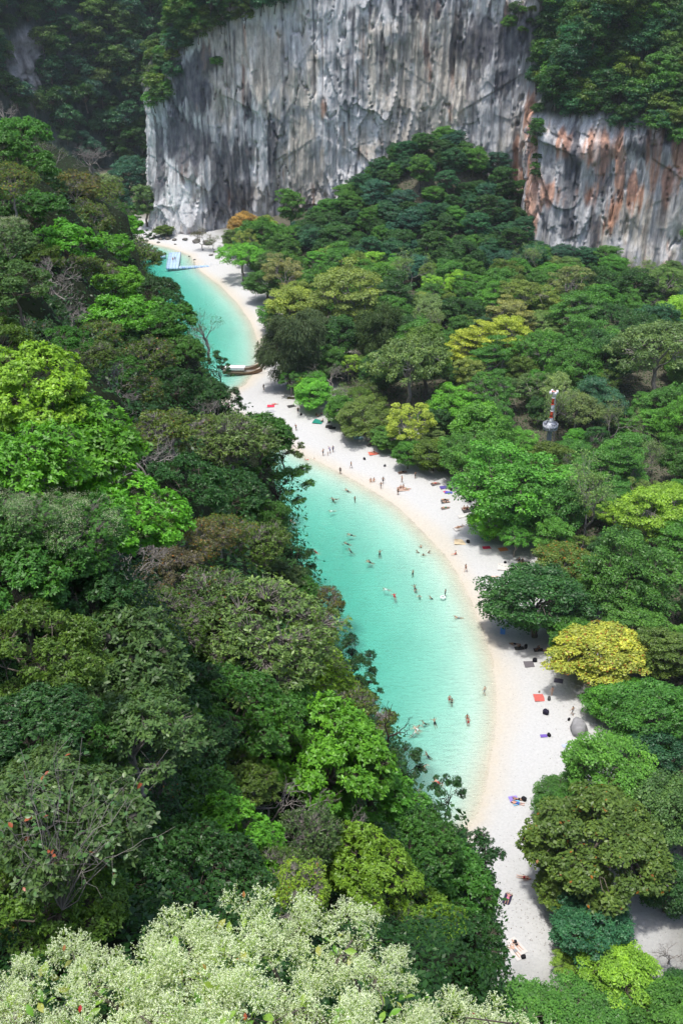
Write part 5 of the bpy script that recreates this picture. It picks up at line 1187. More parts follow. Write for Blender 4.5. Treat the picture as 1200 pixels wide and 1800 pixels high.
def towel_mesh(seed, nx=9, ny=7, crumple=0.035):
    R = np.random.default_rng(seed); X, Y = np.meshgrid(np.linspace(-0.5, 0.5, nx), np.linspace(-0.5, 0.5, ny)); Z = 0.02 + crumple * fbm(X * 5 + seed, Y * 5, seed)
    X = X + 0.03 * (vn(Y * 4, X * 0 + seed, seed) - 0.5); V = np.stack([X.ravel(), Y.ravel(), Z.ravel()], 1); q = grid_faces(ny, nx); n = len(V)
    return raw_mesh('towel', np.vstack([V, V - (0, 0, 0.015)]), np.vstack([q, q[:, ::-1] + n]), True)
def towel(px, py, wx_, wy_, rz, col, label, mat=None, name='towel', group='towels and mats on the sand'):
    p = on_ground(px, py); me = towel_mesh(int(px * 7 + py)); me.materials.append(mat or M_cloth)
    o = obj(name, me); o.location = (p[0], p[1], p[2] + 0.03); o.scale = (wx_, wy_, 1.5); o.rotation_euler = (0, 0, rz); o.color = (*col, 1); return tag(o, label, name.split('_')[-1], group)
BLK = (0.02, 0.02, 0.024); GRY = (0.20, 0.20, 0.22)
for a in [
 (947, 1227, 1.75, 1.9, 0.0, (0.50, 0.12, 0.10), 'red checked mat spread flat on the sand', None, 'mat'), (929, 1168, 1.7, 1.7, 0.05, (0.13, 0.12, 0.13), 'grey mat in the shade with a black bag beside it', None, 'mat'), (981, 1197, 1.5, 1.2, -0.3, (0.11, 0.10, 0.14), 'slate blue mat above the standing bather', None, 'mat'),
 (984, 1178, 1.8, 0.9, 0.1, (0.75, 0.18, 0.30), 'bright pink towel beside the yellow tree', None, 'towel'), (955, 1294, 1.1, 0.7, 0.05, (0.16, 0.10, 0.38), 'purple towel with a black bag on its end', None, 'towel'), (908, 1664, 1.3, 2.6, 0.55, (0.10, 0.09, 0.12), 'black and white patterned blanket on the near sand', M_stripe, 'blanket'),
 (903, 1674, 1.0, 2.5, 0.55, (0.42, 0.16, 0.15), 'reddish towel alongside the patterned blanket', M_stripe, 'towel'), (891, 1581, 1.0, 1.8, -0.4, (0.035, 0.03, 0.06), 'dark mat with a sunbather on the near sand', None, 'mat'), (902, 1405, 1.3, 1.2, 0.2, (0.26, 0.20, 0.60), 'violet towel next to two sunbathers', None, 'towel'), (907, 1412, 1.1, 1.0, 0.2, (0.14, 0.45, 0.65), 'sky blue towel next to the violet one', None, 'towel'),
 (883, 1110, 0.9, 2.0, -0.15, (0.15, 0.35, 0.75), 'blue towel at the tip of the dark glossy tree', None, 'towel'), (994, 1311, 1.2, 0.7, 0.2, (0.4, 0.45, 0.65), 'pale blue towel half under the wide bright tree', None, 'towel'), (808, 953, 2.4, 2.2, -0.1, (0.62, 0.50, 0.33), 'tan mat near the water with a black bag', None, 'mat'),
 (886, 997, 2.6, 2.6, -0.2, (0.12, 0.12, 0.14), 'white mat with dark pattern by the wood', M_stripe, 'mat'), (855, 963, 1.8, 1.1, 0.1, (0.50, 0.03, 0.07), 'crimson towel above a grey one', None, 'towel'), (856, 968, 1.7, 1.1, 0.1, (0.18, 0.18, 0.19), 'grey towel just below the crimson one', M_stripe, 'towel'), (884, 966, 2.0, 1.4, 0.2, (0.60, 0.25, 0.10), 'orange mat under the beach trees', None, 'mat'),
 (897, 955, 2.5, 1.5, 0.05, (0.05, 0.04, 0.035), 'dark mat under a sitter in yellow', None, 'mat'), (851, 946, 1.5, 1.4, 0.1, (0.06, 0.34, 0.24), 'emerald towel below the violet umbrella', None, 'towel'), (853, 951, 2.2, 1.1, 0.2, (0.35, 0.22, 0.18), 'brown patterned towel below the emerald one', M_stripe, 'towel'), (807, 929, 2.5, 1.6, 0.35, (0.20, 0.19, 0.19), 'grey patterned towel under two sunbathers', M_stripe, 'towel'),
 (782, 882, 1.9, 1.5, 0.1, (0.09, 0.09, 0.09), 'charcoal towel with a reclining couple', None, 'towel'), (782, 894, 1.9, 0.8, 0.2, (0.18, 0.15, 0.13), 'narrow brown-grey towel below the charcoal one', None, 'towel'), (820, 898, 2.0, 1.6, 0.2, (0.05, 0.05, 0.05), 'black towel by the big bright tree', None, 'towel'), (818, 894, 1.8, 1.2, 0.4, (0.25, 0.18, 0.15), 'brown towel beside the black one', None, 'towel'),
 (780, 857, 1.9, 1.4, 0.2, (0.10, 0.08, 0.28), 'indigo towel in a heap of clothes', None, 'towel'), (788, 866, 1.7, 1.1, -0.2, (0.09, 0.10, 0.42), 'royal blue towel at the clothes heap', None, 'towel'), (783, 865, 0.9, 0.9, 0.3, (0.6, 0.06, 0.10), 'small red cloth at the clothes heap', None, 'cloth'), (765, 851, 2.2, 1.2, 0.3, (0.13, 0.11, 0.11), 'dark towel near the leaning trunk', None, 'towel'),
 (656, 797, 2.4, 1.9, 0.25, (0.62, 0.15, 0.10), 'coral red towel on the middle beach', None, 'towel'), (630, 770, 2.4, 2.0, -0.1, (0.30, 0.55, 0.60), 'pale aqua towel by the bushes', None, 'towel'), (578, 750, 1.8, 1.7, -0.1, (0.035, 0.035, 0.035), 'black mat, seaward one of two', None, 'mat'), (584, 752.5, 1.8, 1.6, -0.1, (0.03, 0.03, 0.03), 'black mat, inland one of two', None, 'mat'), (559, 741, 2.6, 2.8, -0.3, (0.02, 0.20, 0.15), 'dark teal mat near the sitting group', None, 'mat'),
 (612, 764, 2.2, 1.6, 0.1, (0.06, 0.05, 0.05), 'dark towel with a reclining pair', None, 'towel'), (476, 714, 2.0, 1.7, 0.0, (0.55, 0.05, 0.09), 'scarlet towel on the upper beach', None, 'towel'), (477, 723, 2.2, 1.6, 0.4, (0.38, 0.38, 0.40), 'pale grey towel on the upper beach', None, 'towel'), (511, 700, 1.9, 1.4, 0.0, (0.10, 0.09, 0.04), 'dark towel with a yellow corner below the casuarina', None, 'towel'),
 (868, 1016, 2.0, 0.9, 0.1, (0.42, 0.42, 0.46), 'pale lilac towel beside the dark glossy tree', None, 'towel'), (865, 1023, 1.8, 0.9, 0.1, (0.28, 0.28, 0.30), 'grey towel below the pale lilac one', None, 'towel'), (707, 831, 2.2, 1.0, 0.35, (0.15, 0.11, 0.09), 'brown towel with a lying figure', None, 'towel'), (708, 860, 2.8, 2.0, 0.1, (0.42, 0.30, 0.24), 'tan towel under the sitting party', None, 'towel'), (651, 783, 2.0, 1.3, 0.4, (0.10, 0.10, 0.10), 'dark towel below the sitter in white', None, 'towel'), (678, 784, 3.4, 1.6, -0.1, (0.10, 0.10, 0.10), 'dark sheet spread by the bushes', None, 'sheet'), (918, 991, 1.8, 1.2, 0.1, (0.60, 0.42, 0.15), 'yellow towel under two sitters by the wood', None, 'towel'), (912, 1140, 1.7, 1.0, 0.1, (0.04, 0.04, 0.04), 'black towel in the tree shade', None, 'towel'), (946, 1143, 1.8, 1.0, 0.05, (0.03, 0.03, 0.03), 'black towel deep in the tree shade', None, 'towel'),
 (811, 908, 1.6, 1.2, 0.2, (0.35, 0.35, 0.36), 'speckled pale towel with scattered things', M_stripe, 'towel'), (513, 714, 2.4, 1.6, 0.4, (0.05, 0.05, 0.05), 'black towel beside the bather in black', None, 'towel')]:
    towel(*a[:7], mat=a[7], name=a[8])
def bag_mesh(seed):
    R = np.random.default_rng(seed); n, k = 9, 12; th = np.linspace(0.05, math.pi - 0.05, n)[:, None]; ph = np.linspace(0, 2 * math.pi, k, endpoint=False)[None]
    e = lambda v: np.sign(v) * np.abs(v) ** 0.6
    V = np.stack([e(np.sin(th) * np.cos(ph)) * 0.26, e(np.sin(th) * np.sin(ph)) * 0.18, e(np.cos(th) + 0 * ph) * 0.22], -1).reshape(-1, 3)
    V *= 1 + 0.15 * (R.random((len(V), 1)) - 0.5); V[:, 2] += 0.2; i = np.arange(n - 1)[:, None]; j = np.arange(k)[None]
    m = MB(); m.add(V, np.stack([i * k + j, (i + 1) * k + j, (i + 1) * k + (j + 1) % k, i * k + (j + 1) % k], -1).reshape(-1, 4))
    a = np.linspace(0, math.pi, 8); m2 = MB(); m2.tube(np.stack([0.14 * np.cos(a), 0 * a, 0.38 + 0.16 * np.sin(a)], 1), 0.018, 4)
    b1, b2 = m.mesh('bag', True), m2.mesh('strap'); b1.materials.append(M_cloth); b2.materials.append(M_cloth); return b1, b2
BAGS = [bag_mesh(k) for k in range(3)]
for k, (px, py, s, col, lb_) in enumerate([(939, 1163, 1.6, BLK, 'black bag on the corner of the grey shaded mat'), (964, 1230, 1.4, (0.08, 0.08, 0.08), 'grey backpack beside the red checked mat'), (958, 1255, 2.0, (0.025, 0.022, 0.04), 'heap of dark clothes and a bag on open sand'), (999, 1266, 1.0, BLK, 'small black bag in front of the boulder'), (964, 1294, 1.3, BLK, 'black bag on the end of the purple towel'), (919, 1684, 1.2, BLK, 'black bag at the foot of the patterned blanket'), (905, 1658, 1.0, BLK, 'black pouch on the patterned blanket head'),
        (822, 954, 1.5, BLK, 'black bag at the tan mat'), (529, 730, 1.3, BLK, 'dark bag beside the bather in black'), (640, 808, 1.3, BLK, 'lone dark bag on the middle beach'), (676, 820, 1.2, (0.08, 0.08, 0.09), 'lone grey bag below the coral red towel'), (825, 882, 1.8, BLK, 'black bags under the bough of the big bright tree'), (887, 990, 1.1, BLK, 'black bag at the top of the white patterned mat'), (923, 1139, 1.6, BLK, 'black bag in the tree shade'), (920, 1407, 1.5, BLK, 'black bag beside the two sunbathers'), (947, 1217, 0.7, (0.25, 0.2, 0.15), 'pair of brown sandals above the red checked mat'), (792, 862, 1.3, BLK, 'black rucksack in the clothes heap'), (578, 743, 1.4, (0.06, 0.05, 0.05), 'dark beach bag beside the teal mat'), (630, 768, 1.2, BLK, 'black bag on the pale aqua towel')]):
    p = on_ground(px, py); o = obj('bag', BAGS[k % 3][0]); st_ = obj('strap', BAGS[k % 3][1], None, o); o.location = (p[0], p[1], p[2] + 0.02); o.scale = (s, s, s); o.rotation_euler = (0, 0, k * 1.3); o.color = (*col, 1); st_.color = (*col, 1)
    tag(o, lb_, 'bag', 'bags on the sand')
# folded violet parasol canopy by the trees
um = empty('beach_umbrella', tuple(on_ground(851, 938))); tag(um, 'open violet beach umbrella tilted low at the wood edge', 'umbrella'); um.rotation_euler = (0.35, 0.2, 0)
m = MB(); m.tube([(0, 0, -0.3), (0, 0, 1.7)], 0.025, 6); m.build('pole', M_panel, um)
for k in range(8):
    a0, a1 = k * math.pi / 4, (k + 1) * math.pi / 4; m = MB(); V = []
    for s in np.linspace(0, 1, 5):
        for a in (a0, (a0 + a1) / 2, a1): V.append((1.2 * s * math.cos(a), 1.2 * s * math.sin(a), 1.72 - 0.42 * s ** 2 - (0.04 * s if a not in (a0, a1) else 0)))
    m.add(np.array(V), grid_faces(5, 3)); o = m.build('canopy_panel', M_cloth, um, True); o.color = (0.20, 0.09, 0.26, 1) if k % 2 else (0.30, 0.16, 0.36, 1)
# drift twigs and leaf litter
R = np.random.default_rng(31); n = 16000; px = R.uniform(440, 1060, n); py = R.uniform(640, 1760, n); P = np.array([at_z(a, b, 1.0) for a, b in zip(px, py)])
k = (~inside(P[:, 0], P[:, 1], WATER_POLY)) & (~inside(P[:, 0], P[:, 1], HILL_POLY)); dw = seg_dist(P[:, 0], P[:, 1], WL)
k &= R.random(n) < sm(3.5, 16, dw) * (0.12 + 0.88 * sm(0.45, 0.66, fbm(P[:, 0] / 8, P[:, 1] / 8, 8)))
P = P[k]; P[:, 2] = gz(P[:, 0], P[:, 1]) + 0.03; n = len(P); Ls = R.uniform(0.05, 0.22, n)
me = quad_mesh('leaf_litter', leaf_quads(P, R.normal(size=(n, 3)) * 0.25 + (0, 0, 1), Ls, Ls * R.uniform(0.2, 0.7, n), R), np.clip(0.5 + R.normal(size=n) * 0.2, 0, 1), [leaf_material('dry_leaf', fixed=(0.13, 0.095, 0.06), trans=0.05, yellow=0)])
tag(obj('leaf_litter', me), 'fallen leaves and twigs scattered over the sand', kind='stuff')
# ---------------------------------------------------------------- people
M_skin = plain('skin', None, 0.55, 0.05, 8.0, 0.3, objcol=True); M_hair = plain('hair', None, 0.6, 0.1, 20.0, 0.3, objcol=True)
EDGES = [('pelvis', 'waist'), ('waist', 'chest'), ('chest', 'neck'), ('neck', 'head'), ('head', 'crown')]
for s in 'LR':
    EDGES += [('chest', 'sh' + s), ('sh' + s, 'el' + s), ('el' + s, 'wr' + s), ('wr' + s, 'hand' + s), ('pelvis', 'hip' + s), ('hip' + s, 'kn' + s), ('kn' + s, 'an' + s), ('an' + s, 'toe' + s)]
RADII = dict(pelvis=(0.15, 0.11), waist=(0.13, 0.095), chest=(0.155, 0.105), neck=0.055, head=0.098, crown=0.07, sh=0.062, el=0.042, wr=0.032, hand=0.036, hip=0.088, kn=0.055, an=0.038, toe=0.04)
def stand(lean=0.0, stride=0.0, arm=0.12, elbow=0.0, raise_=0.0):
    J = dict(pelvis=(0, 0, 0.93), waist=(0, 0.01 + lean * 0.25, 1.10), chest=(0, lean * 0.6, 1.32), neck=(0, lean * 0.95, 1.50), head=(0, lean * 1.15 + 0.02, 1.60), crown=(0, lean * 1.2, 1.70))
    for s, g in (('L', -1), ('R', 1)):
        st = stride * g
        J['hip' + s] = (g * 0.10, 0, 0.86); J['kn' + s] = (g * 0.10, st * 0.55 + 0.03, 0.48); J['an' + s] = (g * 0.10, st * (1.0 if st > 0 else 0.9), 0.08 + (0.06 if st < 0 else 0)); J['toe' + s] = (g * 0.11, st + 0.15, 0.04 + (0.0 if st >= 0 else 0.02))
        J['sh' + s] = (g * 0.19, lean * 0.7, 1.41); J['el' + s] = (g * (0.22 + arm), lean * 0.7 - st * 0.4, 1.13 + raise_ * 0.25); J['wr' + s] = (g * (0.24 + arm * 0.6), lean * 0.7 - st * 0.7 + 0.08 + elbow * 0.2, 0.90 + elbow * 0.28 + raise_ * 0.5); J['hand' + s] = (g * (0.24 + arm * 0.5), lean * 0.7 - st * 0.8 + 0.12 + elbow * 0.3, 0.80 + elbow * 0.38 + raise_ * 0.6)
    return J
def lying(bend=0.0, armsup=False):
    J = dict(pelvis=(0, 0, 0.13), waist=(0, 0.18, 0.12), chest=(0, 0.40, 0.13), neck=(0, 0.58, 0.13), head=(0, 0.70, 0.14), crown=(0, 0.80, 0.14))
    for s, g in (('L', -1), ('R', 1)):
        k = bend * (1 if g > 0 else 0.6)
        J['hip' + s] = (g * 0.10, -0.07, 0.12); J['kn' + s] = (g * 0.14, -0.46 + 0.12 * k, 0.10 + 0.36 * k); J['an' + s] = (g * 0.15, -0.88 + 0.30 * k, 0.08); J['toe' + s] = (g * 0.18, -0.98 + 0.28 * k, 0.14)
        J['sh' + s] = (g * 0.19, 0.48, 0.12)
        if armsup: J['el' + s] = (g * 0.36, 0.66, 0.09); J['wr' + s] = (g * 0.26, 0.86, 0.08); J['hand' + s] = (g * 0.17, 0.92, 0.08)
        else: J['el' + s] = (g * 0.30, 0.22, 0.08); J['wr' + s] = (g * 0.34, -0.02, 0.06); J['hand' + s] = (g * 0.34, -0.12, 0.06)
    return J
def sitting(fold=0.5, lean=0.0):
    J = dict(pelvis=(0, 0, 0.14), waist=(0, -0.02 + lean * 0.2, 0.32), chest=(0, lean * 0.5, 0.54), neck=(0, 0.03 + lean * 0.8, 0.72), head=(0, 0.05 + lean, 0.82), crown=(0, 0.04 + lean, 0.92))
    for s, g in (('L', -1), ('R', 1)):
        J['hip' + s] = (g * 0.10, 0.05, 0.13); J['kn' + s] = (g * 0.15, 0.46 - 0.1 * fold, 0.12 + 0.42 * fold); J['an' + s] = (g * 0.13, 0.86 - 0.42 * fold, 0.08); J['toe' + s] = (g * 0.14, 0.98 - 0.40 * fold, 0.06 + 0.06 * (1 - fold))
        J['sh' + s] = (g * 0.19, lean * 0.6, 0.63); J['el' + s] = (g * 0.26, 0.12 - 0.2 * (1 - fold) + lean * 0.4, 0.40); J['wr' + s] = (g * 0.2, 0.34 - 0.55 * (1 - fold), 0.36 - 0.28 * (1 - fold)); J['hand' + s] = (g * 0.16, 0.42 - 0.68 * (1 - fold), 0.37 - 0.32 * (1 - fold))
    return J
def swimming(tread=True):
    J = dict(pelvis=(0, -0.25, -0.42), waist=(0, -0.17, -0.27), chest=(0, -0.05, -0.07), neck=(0, 0.05, 0.10), head=(0, 0.09, 0.20), crown=(0, 0.09, 0.30))
    if not tread: J = dict(pelvis=(0, -0.55, -0.10), waist=(0, -0.37, -0.06), chest=(0, -0.15, -0.02), neck=(0, 0.03, 0.06), head=(0, 0.13, 0.12), crown=(0, 0.16, 0.21))
    a = np.array(J['pelvis']); c = np.array(J['chest'])
    for s, g in (('L', -1), ('R', 1)):
        J['hip' + s] = tuple(a + (g * 0.10, -0.06, -0.02)); J['kn' + s] = tuple(a + (g * 0.16, -0.38, -0.12 - 0.15 * tread)); J['an' + s] = tuple(a + (g * 0.14, -0.78, -0.10 - 0.3 * tread)); J['toe' + s] = tuple(a + (g * 0.14, -0.92, -0.10 - 0.34 * tread))
        J['sh' + s] = tuple(c + (g * 0.19, 0.05, 0.07)); J['el' + s] = tuple(c + (g * 0.40, 0.18, 0.03)); J['wr' + s] = tuple(c + (g * 0.46, 0.42, 0.04)); J['hand' + s] = tuple(c + (g * 0.42, 0.54, 0.04))
    return J
def body_mesh(J):
    names = list(J); idx = {n: i for i, n in enumerate(names)}
    me = bpy.data.meshes.new('tmp'); me.from_pydata([J[n] for n in names], [(idx[a], idx[b]) for a, b in EDGES], []); me.update()
    o = bpy.data.objects.new('tmp', me); C.objects.link(o); md = o.modifiers.new('s', 'SKIN'); md.use_smooth_shade = True
    for n in names:
        r = RADII.get(n, RADII.get(n[:-1])); r = (r, r) if not isinstance(r, tuple) else r
        sv = me.skin_vertices[0].data[idx[n]]; sv.radius = r; sv.use_root = (n == 'pelvis')
    sb = o.modifiers.new('d', 'SUBSURF'); sb.levels = 1; sb.render_levels = 1
    dg = bpy.context.evaluated_depsgraph_get(); m2 = bpy.data.meshes.new_from_object(o.evaluated_get(dg)); bpy.data.objects.remove(o)
    V = np.empty(len(m2.vertices) * 3, np.float32); m2.vertices.foreach_get('co', V); V = V.reshape(-1, 3).astype(float)
    Fs = np.array([list(p.vertices) for p in m2.polygons if len(p.vertices) == 4]); Nn = np.empty(len(m2.vertices) * 3, np.float32); m2.vertex_normals.foreach_get('vector', Nn); Nn = Nn.reshape(-1, 3)
    # a nose and a chin on the front of the head
    h = np.array(J['head']); nk = np.array(J['neck']); up = nrm(np.array(J['crown']) - nk); fw = nrm(np.cross(up, np.array([-1.0, 0, 0]))) if abs(up[0]) < 0.9 else np.array([0, 1.0, 0])
    d = V - h; hd = np.linalg.norm(d, axis=1) < 0.14; i = np.where(hd)[0]
    if len(i):
        V[i] += fw * (np.clip((d[i] @ fw) - 0.07, 0, 1) * 0.35)[:, None]
    body = raw_mesh('person', V, Fs, True); body.materials.append(M_skin)
    fc = V[Fs].mean(1)
    def segd(a, b, lo=0.0, hi=1.0):
        a = np.array(J[a]); b = np.array(J[b]); ab = b - a; t = (fc - a) @ ab / (ab @ ab); tt = np.clip(t, 0, 1); return np.where((t >= lo) & (t <= hi), np.linalg.norm(fc - a - ab * tt[:, None], axis=1), 9)
    def shell(sel, off, nm, mat):
        f = Fs[sel]
        if len(f) == 0: return None
        u, inv = np.unique(f, return_inverse=True); me_ = raw_mesh(nm, V[u] + Nn[u] * off, inv.reshape(f.shape), True); me_.materials.append(mat); return me_
    hips = (np.minimum(segd('pelvis', 'waist', -1.0, 0.55), np.minimum(segd('hipL', 'knL', -0.6, 0.12), segd('hipR', 'knR', -0.6, 0.12))) < 0.19)
    shorts = (np.minimum(segd('pelvis', 'waist', -1.0, 0.6), np.minimum(segd('hipL', 'knL', -0.6, 0.55), segd('hipR', 'knR', -0.6, 0.55))) < 0.2)
    top = segd('waist', 'chest', 0.55, 1.2) < 0.21; shirt = segd('waist', 'chest', -0.6, 1.35) < 0.24
    dh_ = fc - h; hair = (np.linalg.norm(dh_, axis=1) < 0.2) & ((dh_ @ up > 0.035) | ((dh_ @ fw < -0.02) & (dh_ @ up > -0.09)))
    return dict(body=body, trunks=shell(shorts, 0.012, 'swim_shorts', M_cloth), brief=shell(hips, 0.009, 'swim_brief', M_cloth), bra=shell(top, 0.009, 'bikini_top', M_cloth), shirt=shell(shirt, 0.014, 'shirt', M_cloth), hair=shell(hair, 0.014, 'hair', M_hair))
POSE = dict(stand=body_mesh(stand()), walk=body_mesh(stand(0.03, 0.26)), arms=body_mesh(stand(0.0, 0.05, 0.3, 0.6, 0.3)), bend=body_mesh(stand(0.38, 0.1, 0.05, 0.5)), lie=body_mesh(lying()), lie_knees=body_mesh(lying(0.9, True)), lie_up=body_mesh(lying(0.0, True)), sit=body_mesh(sitting(0.7)), sit_legs=body_mesh(sitting(0.05, -0.05)), tread=body_mesh(swimming(True)), swim=body_mesh(swimming(False)))
SKIN = dict(l=(0.58, 0.36, 0.26), m=(0.42, 0.25, 0.16), d=(0.28, 0.16, 0.10), r=(0.55, 0.26, 0.18))
K = (0.02, 0.02, 0.025); W = (0.65, 0.65, 0.63); RD = (0.55, 0.05, 0.05); BL = (0.06, 0.12, 0.40); GN = (0.05, 0.2, 0.12); YL = (0.65, 0.45, 0.06); GR = (0.28, 0.28, 0.29); PK = (0.65, 0.2, 0.32)
